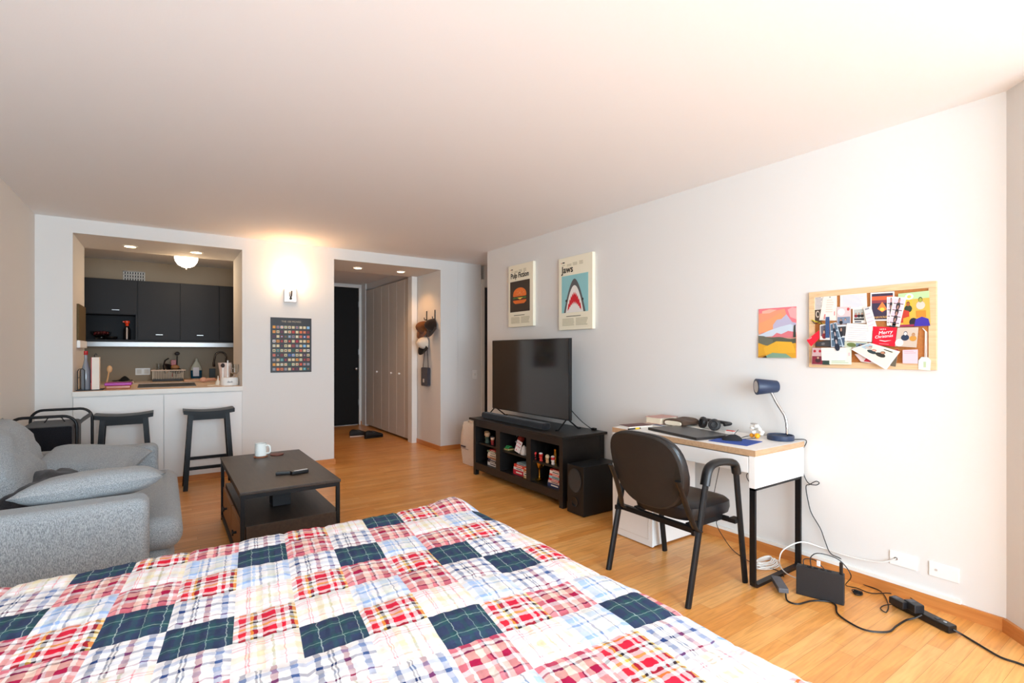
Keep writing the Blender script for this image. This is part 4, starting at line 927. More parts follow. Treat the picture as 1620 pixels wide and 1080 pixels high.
for s in (-1, 1): m = MB(); m.tube(smooth_path([(p[0], p[1] + s * .033, p[2] + .165), (p[0], p[1] + s * .052, p[2] + .16), (p[0], p[1] + s * .05, p[2] + .135), (p[0], p[1] + s * .026, p[2] + .125)], 4), .003, M_gold, 6); m.done('handle', t)

# ---- television, soundbar
t = thing('television', 'large flat black television on the media console', 'television', (2.96, 4.04, AZ))
MB().box((2.955, 3.405, .685), (2.985, 4.68, 1.42), M_blkplastic, .003).done('casing', t)
MB().box((2.952, 3.413, .695), (2.9555, 4.672, 1.413), mat('tv_screen', '0b0b0c', .10, spec=.9)).done('screen', t)
MB().box((2.985, 3.7, .72), (3.02, 4.4, 1.1), M_blkplastic, .01).done('rear_housing', t)
for y in (3.455, 4.645):
    m = MB()
    m.tube([(2.97, y, .70), (2.87, y, AZ + .006), (2.84, y, AZ + .005)], .007, M_blkmetal, 6); m.tube([(2.97, y, .70), (3.10, y, AZ + .006), (3.13, y, AZ + .005)], .007, M_blkmetal, 6); m.done('foot', t)
MB().box((2.955, 3.9, .677), (2.965, 4.2, .6845), M_steel).done('chin_strip', t)
t = thing('soundbar', 'long black soundbar in front of the television', 'soundbar', (2.82, 4.13, AZ))
m = MB(); m.box((2.775, 3.55, AZ + .0005), (2.865, 4.62, AZ + .06), fabric('speaker_cloth', '17171a', '28282c', 300), .02, 4); m.done('body', t)
m = MB(); m.tube(smooth_path([(3.02, 3.5, .80), (3.1, 3.42, .68), (3.15, 3.36, .62), (3.16, 3.33, .606)], 6), .004, M_cable, 6); m.box((3.145, 3.29, AZ), (3.175, 3.33, AZ + .02), M_cable, .002); m.done('power_cable', label='black cable hanging from the television to the console top', cat='cable')
# subwoofer
t = thing('subwoofer', 'black box subwoofer on the floor beside the media console', 'speaker', (2.89, 3.04, 0))
MB().box((2.70, 2.945, .005), (3.09, 3.14, .393), mat('sub_vinyl', '121213', .38, bump=.2, bs=300), .004).done('cabinet', t)
m = MB(); n = 36; oval_ = []
m.rings([[(2.6975 - d, 3.0425 + .075 * r * math.cos(a), .275 + .095 * r * math.sin(a)) for a in [2 * PI * k / n for k in range(n)]] for r, d in ((1.0, 0), (.97, .006), (.5, .008), (.02, .008))], fabric('grille_cloth', '2c2723', '3f3933', 400)); m.done('grille', t)
m = MB(); m.rings([[(2.6985 - d, 3.0425 + .034 * r * math.cos(a), .105 + .034 * r * math.sin(a)) for a in [2 * PI * k / n for k in range(n)]] for r, d in ((1.15, 0), (1.1, .006), (.85, .002), (.02, .0012))], mat('port_gloss', '19191b', .15)); m.done('port', t)

# ================================================================== WALL ART (right wall)
def frame(y0, z0, y1, z1, X):     # y0 = far/left edge, y1 = near/right edge ; returns mapper (u right, v up)
    return lambda u, v, k=0: Vector((X - k * .0007, y0 + (y1 - y0) * u, z0 + (z1 - z0) * v))
def shape(mb_, fr, pts, m, k): mb_.prism([fr(u, v, k) for u, v in pts], (-.0007, 0, 0), m)
def textlines(mb_, fr, u0, u1, v0, v1, n, m, k, seed=1, h=.45, brk=.85):
    r = random.Random(seed)
    for i in range(n):
        v = v1 + (v0 - v1) * (i + .5) / n; dv = (v1 - v0) / n * h / 2; e = u0 + (u1 - u0) * r.uniform(brk, 1)
        shape(mb_, fr, [(u0, v - dv), (e, v - dv), (e, v + dv), (u0, v + dv)], m, k)
def canvas(y0, z0, y1, z1, lab, title, body):
    X0 = XR - .035
    t = thing('canvas_print', lab, 'wall art', (XR - .018, (y0 + y1) / 2, z0))
    MB().box((X0, min(y0, y1), z0), (XR - .0005, max(y0, y1), z1), mat('canvas_cream', 'f1ead2', .6), .003).done('canvas', t)
    fr = frame(y0, z0, y1, z1, X0 - .0002); g = C('b9b294'); bk = C('171513')
    m = MB(); m_ = m; shape(m, fr, [(.08, .925), (.10, .925), (.10, .935), (.08, .935)], C('c83828'), 1); shape(m, fr, [(.12, .925), (.19, .925), (.19, .94), (.12, .94)], bk, 1)
    textlines(m, fr, .12, .22, .89, .905, 1, g, 1); textlines(m, fr, .26, .40, .87, .905, 2, g, 1, 2); textlines(m, fr, .44, .58, .87, .915, 3, g, 1, 3); textlines(m, fr, .63, .75, .87, .92, 3, g, 1, 4)
    textlines(m, fr, .12, .48, .055, .16, 6, g, 1, 5); textlines(m, fr, .53, .88, .055, .16, 6, g, 1, 6); textlines(m, fr, .24, .72, .18, .19, 1, C('6a6450'), 1, 7, 1)
    m.done('small_print', t)
    m = MB(); w_ = abs(y1 - y0); p = fr(.10, .79, 1); text_into(m, title, w_ * (.17 if len(title) > 6 else .19), p, (0, -1, 0), (0, 0, 1), bk, .0008, sx=(.92 if len(title) > 6 else 1.02), bold=.022); m.done('title', t)
    body(t, fr); return t
def burger(t, fr):
    m = MB(); A, B = (.08, .24), (.875, .735); shape(m, fr, [(A[0], A[1]), (B[0], A[1]), (B[0], B[1]), (A[0], B[1])], C('3a2f26'), 1); m.done('dark_square', t)
    m = MB(); o = C('e8742a'); cx, cy = .475, .50
    top = [(cx - .27, cy + .0)] + [(cx - .27 * math.cos(a), cy + .0 + .125 * math.sin(a) ** .8) for a in [i * PI / 16 for i in range(1, 16)]] + [(cx + .27, cy + .0), (cx + .25, cy - .015), (cx - .25, cy - .015)]
    shape(m, fr, top, o, 2)
    shape(m, fr, [(cx - .27, cy - .075), (cx + .27, cy - .075), (cx + .26, cy - .10), (cx + .18, cy - .13), (cx - .18, cy - .13), (cx - .26, cy - .10)], o, 2)
    shape(m, fr, [(cx - .27, cy - .03), (cx + .27, cy - .03), (cx + .25, cy - .05), (cx, cy - .04), (cx - .26, cy - .05)], C('4a8a3a'), 2)
    shape(m, fr, [(cx - .1, cy - .035), (cx + .14, cy - .035), (cx + .02, cy - .065)], C('f0c850'), 3)
    shape(m, fr, [(cx - .25, cy - .052), (cx + .25, cy - .052), (cx + .24, cy - .07), (cx - .24, cy - .07)], C('5a2a1a'), 2)
    r = random.Random(4)
    for i in range(34):
        a = r.uniform(.3, PI - .3); q = r.uniform(.2, .92); u = cx - .25 * q * math.cos(a); v = cy + .112 * q * math.sin(a); shape(m, fr, [(u - .006, v - .003), (u + .006, v - .003), (u + .006, v + .003), (u - .006, v + .003)], C('f4b070'), 3)
    m.done('burger_picture', t)
def shark(t, fr):
    m = MB(); shape(m, fr, [(.10, .235), (.885, .235), (.885, .745), (.10, .745)], C('8ec6ca'), 1); m.done('blue_square', t)
    m = MB(); g = C('5a5a5c'); wt = C('e9e6e0'); rd = C('d01a2c')
    def arch(w, h, p=1.6, n=20): return [(.49 - w + 2 * w * i / n, .2355 + h * (1 - abs(2 * i / n - 1) ** p)) for i in range(n + 1)]
    shape(m, fr, arch(.32, .455, 1.75), g, 2); shape(m, fr, arch(.262, .365, 2.0), wt, 3)
    n = 10; up = []; lo = []
    for i in range(n * 2 + 1):
        a = i / (n * 2); u = .49 - .20 + .40 * a; k = 1 - abs(2 * a - 1) ** 1.8; base = .285 + .185 * k
        up.append((u, base + (.045 if i % 2 else 0))); lo.append((u, base - .03 - .055 * k - (0 if i % 2 else .04 * k)))
    shape(m, fr, up + lo[::-1], rd, 4)
    for s in (-1, 1): shape(m, fr, [(.49 + s * .245 + .022 * math.cos(a), .40 + .018 * math.sin(a)) for a in [2 * PI * k / 10 for k in range(10)]], C('151515'), 4)
    m.done('shark_picture', t)
canvas(4.698, 1.57, 4.24, 2.247, 'cream canvas print with a burger on a dark square above the television', 'Pulp Fiction', burger)
canvas(3.823, 1.506, 3.351, 2.199, 'cream canvas print with a grey shark on blue, right of the burger print', 'Jaws', shark)
# landscape painting
P0 = atX(1201, 489, XR); P1 = atX(1260.5, 565, XR); fr = frame(P0.y, 1.258, P1.y, 1.575, XR - .004)
t = thing('landscape_painting', 'small unframed painting of a pink sky over yellow fields', 'painting', (XR - .002, (P0.y + P1.y) / 2, 1.258))
MB().box((XR - .004, P1.y, 1.258), (XR - .0003, P0.y, 1.575), C('e8a48c')).done('sheet', t)
m = MB()
def band(lo, hi, col, k, n=14, amp=.03, ph=0):
    up = [(i / n, hi + amp * math.sin(5 * i / n + ph) + amp * .5 * math.sin(13 * i / n + ph)) for i in range(n + 1)]; shape(m, fr, [(0, lo), (1, lo)][:0] + [(0, lo)] + [(1, lo)] + up[::-1], C(col), k)
shape(m, fr, [(0, .5), (1, .5), (1, 1), (0, 1)], C('e87c84'), 1)
shape(m, fr, [(0, .62), (.35, .66), (.75, .85), (.7, .97), (.3, .93), (0, .9)], C('f09a78'), 2)
shape(m, fr, [(0, .50), (.5, .55), (.75, .72), (.6, .9), (.3, .78), (0, .70)], C('f0a070'), 3)
shape(m, fr, [(.78, .95), (.9, .99), (1, .97), (1, .75), (.85, .8)], C('f0a8a8'), 2)
shape(m, fr, [(.1, .95), (.3, .98), (.5, .96), (.3, .9), (.1, .9)], C('f4b4a0'), 3)
shape(m, fr, [(.4, .66), (.5, .76), (.62, .77), (.75, .86), (.9, .7), (1, .68), (1, .5), (.4, .5)], C('b9b4cc'), 4)
shape(m, fr, [(.0, .46), (.3, .55), (.6, .62), (.85, .66), (1, .62), (1, .45), (0, .42)], C('c8d4e0'), 5)
shape(m, fr, [(.34, .40), (.5, .5), (.62, .47), (.8, .53), (1, .5), (1, .4)], C('d87880'), 6)
band(.2, .40, '5a5c4c', 7, amp=.02); shape(m, fr, [(0, .45), (.15, .44), (.4, .36), (.4, .2), (0, .2)], C('6a6a5a'), 8)
shape(m, fr, [(.93, .4), (.95, .63), (.99, .65), (1, .4)], C('3a4038'), 9)
band(.0, .26, 'd9a02c', 10, amp=.03, ph=2); shape(m, fr, [(.15, .2), (.5, .33), (.9, .31), (1, .1), (.2, .08)], C('e2ac34'), 11); shape(m, fr, [(.1, .0), (.4, .1), (.75, .08), (.9, 0)], C('7fa088'), 12); shape(m, fr, [(.0, .02), (.2, .06), (.25, 0), (0, 0)], C('b07a2c'), 12)
m.done('painted_scene', t)

# ================================================================== CORKBOARD
by0, by1 = 1.504, .893; bz0, bz1 = 1.203, 1.652; XB = XR - .018
t = thing('corkboard', 'wood-framed cork board crowded with photos and notes', 'notice board', (XR - .009, (by0 + by1) / 2, bz0))
MB().box((XB + .006, by1 + .01, bz0 + .01), (XR - .0005, by0 - .01, bz1 - .01), mat('cork', 'b8763c', .85, var=.12, vs=120, bump=.3, bs=300)).done('cork_sheet', t)
m = MB(); q = .033
m.box((XB, by1, bz0), (XR - .0004, by0, bz0 + q), M_oak, .002); m.box((XB, by1, bz1 - q), (XR - .0004, by0, bz1), M_oak, .002)
m.box((XB, by1, bz0 + q), (XR - .0004, by1 + q, bz1 - q), M_oak, .002); m.box((XB, by0 - q, bz0 + q), (XR - .0004, by0, bz1 - q), M_oak, .002); m.done('frame', t)
XK = XB + .0055
lev = [0]
def note(name, lab, cat, quad, base, fn=None, lift=None, group=None):
    # quad: four px corners (tl, tr, br, bl) of the sheet on the board
    lev[0] += 1; X = XK - .0012 * lev[0] if lift is None else XK - lift
    P = [atX(x, y, X) for x, y in quad]; c = sum(P, Vector()) / 4
    t = thing(name, lab, cat, (X, c.y, min(p.z for p in P)), group=group)
    m = MB(); m.prism(P, (.0005, 0, 0), base); m.done('sheet', t)
    def fr(u, v, k=0):
        a = P[3].lerp(P[2], u); b = P[0].lerp(P[1], u); r = a.lerp(b, v); return Vector((X - k * .00015 - .0001, r.y, r.z))
    if fn:
        m = MB(); fn(m, fr); m.done('print', t)
    return t
def sh(m, fr, pts, col, k): m.prism([fr(u, v, k) for u, v in pts], (-.00014, 0, 0), C(col) if isinstance(col, str) else col)
def rect(m, fr, a, b, c_, d, col, k=1): sh(m, fr, [(a, b), (c_, b), (c_, d), (a, d)], col, k)
def blob(m, fr, cx, cy, rx, ry, col, k=2, n=12): sh(m, fr, [(cx + rx * math.cos(2 * PI * i / n), cy + ry * math.sin(2 * PI * i / n)) for i in range(n)], col, k)
def lines(m, fr, a, b, n, col='8f8f9a', u0=.1, u1=.9, seed=1, k=1, h=.2):
    r = random.Random(seed)
    for i in range(n):
        v = b - (b - a) * (i + .5) / n; hh = (b - a) / n * h; rect(m, fr, u0, v - hh, u0 + (u1 - u0) * r.uniform(.75, 1), v + hh, col, k)
def person(m, fr, x, y, s, cloth='26262e', skin='c99a80', hair='1c1716', k=2):
    blob(m, fr, x, y - s * 1.35, s * 1.3, s * 1.1, cloth, k); blob(m, fr, x, y + s * .12, s * .62, s * .72, hair, k + 1); blob(m, fr, x, y, s * .5, s * .6, skin, k + 2)
wp = C('e6e3dc', .6); M_photo = C('e8e6e2', .35)
note('paper_note', 'white sheet of handwriting at the top left corner of the board', 'note', [(1287, 470), (1303, 468), (1303, 489), (1287, 490)], wp, lambda m, f: lines(m, f, .05, .95, 9, '7a6a70'))
note('photo_print', 'dark brown photo partly covered under the leftmost handwriting', 'photo', [(1288, 490), (1300, 489), (1301, 508), (1288, 508)], C('4a3a30'), lambda m, f: (blob(m, f, .45, .6, .25, .3, 'c9b8a8'), blob(m, f, .5, .6, .15, .2, '30241e', 3)))
note('letter', 'cream folded letter with faint red stamps near the top left of the board', 'letter', [(1303, 467.5), (1324, 466), (1324, 507), (1296, 506.5)], C('efe6da'), lambda m, f: (lines(m, f, .3, .85, 6, 'ddcabc', .3, .8), rect(m, f, .25, .05, .33, .25, 'd88080', 2), rect(m, f, .83, .2, .88, .36, 'd87078', 2), rect(m, f, .45, .9, .55, .95, '909090', 2)))
note('letter', 'wide white letter in pale handwriting at the top centre of the board', 'letter', [(1329, 465), (1371, 462.5), (1372, 488), (1329, 489)], wp, lambda m, f: lines(m, f, .1, .9, 9, 'c9c4d8'))
note('photo_print', 'photo with a round white badge above a group in dark clothes', 'photo', [(1324, 485.5), (1346, 484.5), (1346, 512), (1324, 513)], C('d8c4c4'), lambda m, f: (blob(m, f, .32, .7, .26, .2, 'f0ecf0'), rect(m, f, .05, .02, .95, .42, '7c8aa0'), person(m, f, .3, .24, .1, '20242c'), person(m, f, .62, .26, .1, '8a94a8'), blob(m, f, .82, .85, .1, .09, 'c04a4a')))
def polaroid(m, f):
    rect(m, f, .1, .2, .88, .92, 'b9beb8'); [person(m, f, x, .62, .1, c2, k=2 + i * 3) for i, (x, c2) in enumerate(((.25, '8a2430'), (.48, '2a2a2e'), (.72, '1e1e22')))]; rect(m, f, .12, .2, .86, .32, '3a3a3c', 2); lines(m, f, .05, .14, 1, '505058', .15, .8, h=.5)
note('instant_photo', 'instant photo of three people standing, above the centre of the board', 'photo', [(1349, 488), (1370, 486.5), (1370, 511), (1349, 511)], wp, polaroid)
def volcano(m, f):
    rect(m, f, .06, .05, .94, .95, '3a3048'); rect(m, f, .06, .72, .94, .86, 'd2603c', 2); rect(m, f, .06, .62, .94, .72, '8a3a44', 2); sh(m, f, [(.3, .42), (.5, .66), (.6, .55), (.7, .4), (.5, .3)], 'f08040', 3); blob(m, f, .5, .4, .1, .06, 'f8c850', 4)
    p = f(.16, .085, 4); text_into(m, 'HAWAII', .0165, p, (0, -1, 0), (0, 0, 1), C('e8b45c'), .0003)
note('postcard', 'dark postcard of a glowing orange eruption on a purple sky', 'postcard', [(1377, 463), (1415, 460.5), (1415, 507), (1377, 507.5)], wp, volcano)
def poster(m, f):
    rect(m, f, 0, 0, 1, 1, 'd8b04a'); rect(m, f, 0, .8, 1, 1, 'b8d4a0', 2); blob(m, f, .36, .88, .14, .09, 'eef0e8', 3); blob(m, f, .36, .88, .07, .05, 'd8c860', 4); sh(m, f, [(0, .35), (.45, .35), (.45, .78), (0, .78)], 'e2b43c', 2)
    person(m, f, .32, .66, .1, '2e3c2c', 'a8602c', '6a4a28', 4); sh(m, f, [(.05, .12), (.35, .12), (.35, .45), (.2, .5), (.02, .4)], 'c03a28', 5); sh(m, f, [(.15, 0), (.38, 0), (.38, .3), (.15, .25)], 'e8a030', 6)
    person(m, f, .72, .75, .11, 'dcc8b8', 'a8a840', '2e4a30', 8); rect(m, f, .58, .25, .88, .45, 'e08a2c', 12); sh(m, f, [(.5, 0), (1, 0), (.95, .2), (.75, .27), (.55, .2)], '3a2ca0', 13); rect(m, f, .0, .0, .5, .06, '9c2a50', 14); blob(m, f, .48, .12, .14, .13, '24242c', 7)
note('art_card', 'bright green, yellow and purple illustrated card at the top right of the board', 'card', [(1421, 464.5), (1470, 459.5), (1472, 515), (1422, 517)], C('d8b04a'), poster)
def strip(m, f):
    for i in range(4):
        v0 = .97 - .22 * (i + 1); rect(m, f, .08, v0, .92, v0 + .19, 'ecc8d4', 1); person(m, f, .5, v0 + .12, .12 if i % 2 else .13, '30303a', 'b88878', k=2); rect(m, f, .1, v0 + .005, .9, v0 + .03, '3a3038', 6)
    blob(m, f, .5, .05, .3, .03, 'f0a890', 2)
note('photo_strip', 'narrow photo strip behind the slanted one, right of the dark postcard', 'photo', [(1403, 469.5), (1417, 469), (1415, 515), (1403, 515)], wp, strip)
note('photo_strip', 'slanted pink photo strip overlapping the colourful card', 'photo', [(1414, 469), (1434, 470.5), (1423, 517), (1405, 514)], wp, strip)
note('photo_print', 'photo of two people under the centre left of the board', 'photo', [(1324, 514), (1340, 513), (1339, 549), (1322, 549)], C('d4dadc'), lambda m, f: (rect(m, f, .08, .5, .9, .92, '3a3c40'), person(m, f, .45, .78, .14, '20242c', k=3), rect(m, f, .08, .08, .9, .42, '486078'), person(m, f, .5, .3, .12, '303848', k=3)))
note('photo_print', 'photo with greenery below the centre of the board', 'photo', [(1336, 540), (1372, 541), (1375, 553), (1336, 549)], C('c8ccb4'), lambda m, f: (blob(m, f, .3, .5, .2, .35, '6a7a44'), rect(m, f, .5, .1, .95, .8, '70889c'), person(m, f, .7, .6, .1, '30343c', k=3)))
note('index_card', 'white ruled card with handwriting at the middle of the board', 'note', [(1340, 511), (1381, 513), (1379, 541), (1336, 539)], wp, lambda m, f: lines(m, f, .08, .92, 7, 'b8b8c4', h=.08))
note('receipt', 'tilted white ticket hanging over the centre of the board', 'note', [(1366, 487.5), (1378, 484), (1388, 520), (1374, 525)], wp, lambda m, f: (rect(m, f, .15, .9, .7, .97, '909098'), lines(m, f, .15, .8, 4, 'd0c8d0')))
def xmas(m, f):
    text_into(m, 'HAVE A', .0085, f(.30, .83, 2), (0, -1, 0), (0, .1, 1), C('ffffff'), .0003)
    text_into(m, 'Merry', .026, f(.25, .56, 2), (0, -1, .12), (0, -.15, 1), C('ffffff'), .0003); text_into(m, 'Christmas', .022, f(.10, .34, 2), (0, -1, .1), (0, -.15, 1), C('ffffff'), .0003, sx=.92)
    sh(m, f, [(.3, .26), (.55, .22), (.85, .32), (.55, .255), (.32, .28)], 'ffffff', 2); rect(m, f, .3, .08, .72, .10, 'f0a0a8', 2)
note('christmas_card', 'bright red card with white brush lettering on the cork board', 'card', [(1381, 516), (1419, 518), (1416, 548), (1380, 545)], C('e00a2c'), xmas)
note('photo_print', 'photo of people in navy and mustard right of the red card', 'photo', [(1420, 518), (1453, 517.5), (1450, 549.5), (1416, 547.5)], C('d8ccc0'), lambda m, f: (rect(m, f, 0, 0, 1, 1, 'c8b8a8'), person(m, f, .42, .68, .15, '22324c', 'e0d8d4', '22324c', k=2), person(m, f, .8, .62, .13, 'c8903c', 'b88a68', 'a87838', k=5), blob(m, f, .18, .2, .2, .2, 'e8e4e4', 8)))
note('sticky_note', 'pale pink square sticky note at the lower right of the board', 'note', [(1428, 553.5), (1452, 552.5), (1452, 575), (1428, 574.5)], C('f6c4cc'), lambda m, f: lines(m, f, .7, .95, 2, 'e4a4b0'))
note('photo_print', 'small photo with a crimson corner beneath the tilted photo card', 'photo', [(1352, 560), (1421, 552), (1417, 580), (1362, 572)], C('d8c8c4'), lambda m, f: (sh(m, f, [(.1, .1), (.35, .9), (.5, .9), (.3, .1)], 'b8243c', 1), rect(m, f, .85, 0, 1, .6, '6a6050', 1), rect(m, f, .8, .6, 1, 1, 'a02038', 1)))
def fam(m, f):
    rect(m, f, .04, .08, .96, .92, 'e8e2d0'); person(m, f, .38, .6, .1, '2c3c40', 'd8a890', 'a02838', k=3); person(m, f, .62, .66, .11, '30302c', 'b88464', '201814', k=6); person(m, f, .2, .72, .08, 'c0b8b0', 'd0a088', k=9); lines(m, f, .82, .9, 1, '909090', .55, .9, h=.3); rect(m, f, .04, .45, .2, .9, 'a8c0cc', 2)
note('photo_card', 'large tilted white photo card of a smiling family hanging off the board', 'photo', [(1376, 542), (1424, 556), (1402, 585), (1346, 552)], wp, fam, lift=.034)
note('photo_print', 'photo of faces under the folded card at the lower left corner', 'photo', [(1285, 550), (1313, 550), (1313, 577), (1284, 576)], C('c8a8a8'), lambda m, f: (rect(m, f, .02, .02, .6, .5, '802838'), blob(m, f, .15, .8, .08, .08, 'b02030'), blob(m, f, .45, .8, .08, .08, 'b02030'), person(m, f, .35, .4, .12, '40242c', k=3), rect(m, f, .6, 0, 1, .25, '30443c')))
note('postcard', 'pale green postcard at the lower left behind a white folded card', 'postcard', [(1312, 551), (1347, 549), (1347, 576.5), (1312, 576)], C('dde6d4'), lambda m, f: (lines(m, f, .05, .25, 2, 'b0c4a0'), rect(m, f, .85, .5, .95, .7, 'e0c0c0')))
note('folded_card', 'blank white folded card at the lower left of the board', 'card', [(1299, 550), (1339, 549.5), (1339, 570), (1300, 570)], wp, lambda m, f: lines(m, f, .2, .8, 4, 'dcdcdc'))
note('photo_print', 'dark grey photo beneath the instant photos at the left of the board', 'photo', [(1291, 541), (1314, 537.5), (1314, 548.5), (1290, 547.5)], C('3c3c3e'), lambda m, f: blob(m, f, .5, .5, .12, .2, '6a6a6c'))
note('instant_photo', 'instant photo of a dark-haired person at the left of the board', 'photo', [(1297, 514), (1311, 511), (1313, 537.5), (1297, 537.5)], wp, lambda m, f: (rect(m, f, .1, .25, .9, .92, '6a6a78'), person(m, f, .45, .5, .18, '8a2a34', 'e0b8a4', k=2)))
note('photo_strip', 'curled blue-grey photo strip of several portraits at the left of the board', 'photo', [(1313, 512), (1323, 509.5), (1334, 546.5), (1315, 549)], C('b8c8d4'), lambda m, f: [(rect(m, f, .08, .03 + i * .33, .92, .3 + i * .33, '50687c', 1), person(m, f, .5, .2 + i * .33, .16, '20283a', 'b8a8a8', k=2)) for i in range(3)], lift=.030)
t = thing('pattern_ribbon', 'blue and white patterned ribbon pinned over the photos', 'ribbon', (XB, 1.375, 1.40))
P = [atX(1309.5, y, XK - .038) for y in (501, 512, 523, 534)]
m = MB()
for i in range(3): m.prism([P[i] + Vector((0, .011, 0)), P[i] + Vector((0, -.009, 0)), P[i + 1] + Vector((0, -.010, 0)), P[i + 1] + Vector((0, .013, 0))], (-.001, 0, 0), mat('ribbon_cloth', '34507c', .7, var=.6, vs=300))
m.done('cloth', t)
t = note('gift_tag', 'bright red tag with white writing sticking out of the left side of the board', 'tag', [(1296, 522), (1296, 535), (1283, 548), (1276, 538)], C('ee1c34'), lambda m, f: text_into(m, 'I love', .009, f(.15, .15, 2), (0, -.8, .6), (0, .6, .8), C('ffffff'), .0003), lift=.040)
m = MB(); m.tube(smooth_path([atX(x, y, XB - .004) for x, y in ((1284, 506), (1292, 509), (1298, 511), (1305, 513))], 4), .0035, mat('yellow_cord', 'c8b82c', .6, var=.6, vs=90), 6); m.tube(smooth_path([atX(x, y, XB - .007) for x, y in ((1285, 507), (1290, 512), (1297, 509), (1303, 515))], 4), .002, C('20201c'), 6); m.done('braided_bracelet', label='yellow and black braided cord at the left edge of the board', cat='bracelet')
# tea bag tag on a string
t = thing('paper_tag', 'mint green paper tag on a white string at the right of the board', 'tag', (XB - .004, atX(1462, 570, XB).y, atX(1462, 586, XB).z))
P = [atX(x, y, XB - .002) for x, y in ((1453, 584), (1453, 570), (1458, 564.5), (1468, 565), (1473, 570), (1471.5, 586))]; m = MB(); m.prism(P, (-.001, 0, 0), C('cfe6d8')); m.done('tag_paper', t)
m = MB(); m.tube([atX(1459.5, 519, XB - .001), atX(1464, 524, XB - .001), atX(1463.5, 566, XB - .003)], .0018, C('f0f0ec'), 6); m.tube([atX(1459.5, 519, XB - .002), atX(1466, 525, XB - .002), atX(1466, 566, XB - .004)], .0014, C('f0f0ec'), 6); m.done('string', t)
m = MB(); P = [atX(x, y, XB - .0032) for x, y in ((1461, 572), (1465, 572), (1465, 581), (1461, 581))]; m.prism(P, (-.0004, 0, 0), C('b8c8a0')); m.done('emblem', t)

# ================================================================== DESK
KX0, KX1, KY0, KY1, KZ = 2.655, 3.19, 1.527, 2.592, .757
t = thing('desk', 'white desk with oak edge band, drawer and black leg frame', 'desk', ((KX0 + KX1) / 2, (KY0 + KY1) / 2, 0))
M_band = wood('oak_edge_band', 'b48f6c', 'c6a380', (3, 20, 20), .45)
m = MB(); m.box((KX0 + .001, KY0 + .001, KZ - .034), (KX1, KY1 - .001, KZ), M_white); m.done('desktop', t)
m = MB(); m.box((KX0 - .001, KY0 - .001, KZ - .034), (KX0 + .0008, KY1 + .001, KZ - .0008), M_band); m.box((KX0 + .0009, KY0 - .001, KZ - .034), (KX1, KY0 + .0008, KZ - .0008), M_band); m.box((KX0 + .0009, KY1 - .0008, KZ - .034), (KX1, KY1 + .001, KZ - .0008), M_band); m.done('edge_band', t)
MB().box((KX0 + .001, KY0 + .002, .548), (KX1 - .001, KY0 + .037, KZ - .0345), M_white, .001).done('side_panel', t)
MB().box((KX0 + .45, KY0 + .0375, .60), (KX0 + .468, 2.232, KZ - .0345), M_white).done('back_panel', t)
d = MB().box((KX0 + .001, KY0 + .041, .628), (KX0 + .02, 2.228, KZ - .040), M_white, .0015).done('drawer', t)
MB().box((KX0 + .021, KY0 + .05, .635), (KX0 + .44, 2.22, .70), M_white).done('drawer_box', d)
m = MB(); m.box((KX0 + .02, 2.233, .012), (KX1 - .08, 2.251, KZ - .0345), M_white); m.box((KX0 + .02, KY1 - .018, .012), (KX1 - .08, KY1, KZ - .0345), M_white); m.box((KX1 - .098, 2.2515, .012), (KX1 - .08, KY1 - .0185, KZ - .0345), M_white); m.box((KX0 + .02, 2.2515, .012), (KX1 - .0985, KY1 - .0185, .03), M_white); m.box((KX0 + .022, 2.2515, .0), (KX1 - .0985, KY1 - .0185, .0118), C('6a5a50')); m.done('cabinet', t)
dd = MB().box((KX0 + .001, 2.233, .006), (KX0 + .0195, KY1 - .001, KZ - .0355), M_white, .0015).done('cabinet_door', t)
m = MB(); m.box((KX0 - .0008, 2.262, .05), (KX0 + .0006, 2.266, .68), C('dcd6ce')); m.box((KX0 - .0008, 2.556, .05), (KX0 + .0006, 2.56, .68), C('dcd6ce')); m.box((KX0 - .0008, 2.266, .05), (KX0 + .0006, 2.556, .054), C('dcd6ce')); m.done('door_groove', dd)
m = MB(); q = .03
yb0, yb1 = KY0 + .003, KY0 + .035
m.box((KX0 + .003, yb0, .03), (KX0 + .003 + q * .5, yb1, .547), M_blkmetal); m.box((KX1 - .04, yb0, .03), (KX1 - .04 + q * .5, yb1, .547), M_blkmetal)
m.box((KX0 + .003, yb0, .535), (KX1 - .025, yb1, .5475), M_blkmetal)
m.prism([(KX0 + .003, yb0, .03), (KX0 + .008, yb0, .012), (KX0 + .026, yb0, .001), (KX1 - .045, yb0, .001), (KX1 - .03, yb0, .01), (KX1 - .025, yb0, .03), (KX1 - .04, yb0, .03), (KX1 - .045, yb0, .017), (KX0 + .035, yb0, .017), (KX0 + .018, yb0, .03)], (0, yb1 - yb0, 0), M_blkmetal)
m.done('leg_frame', t)

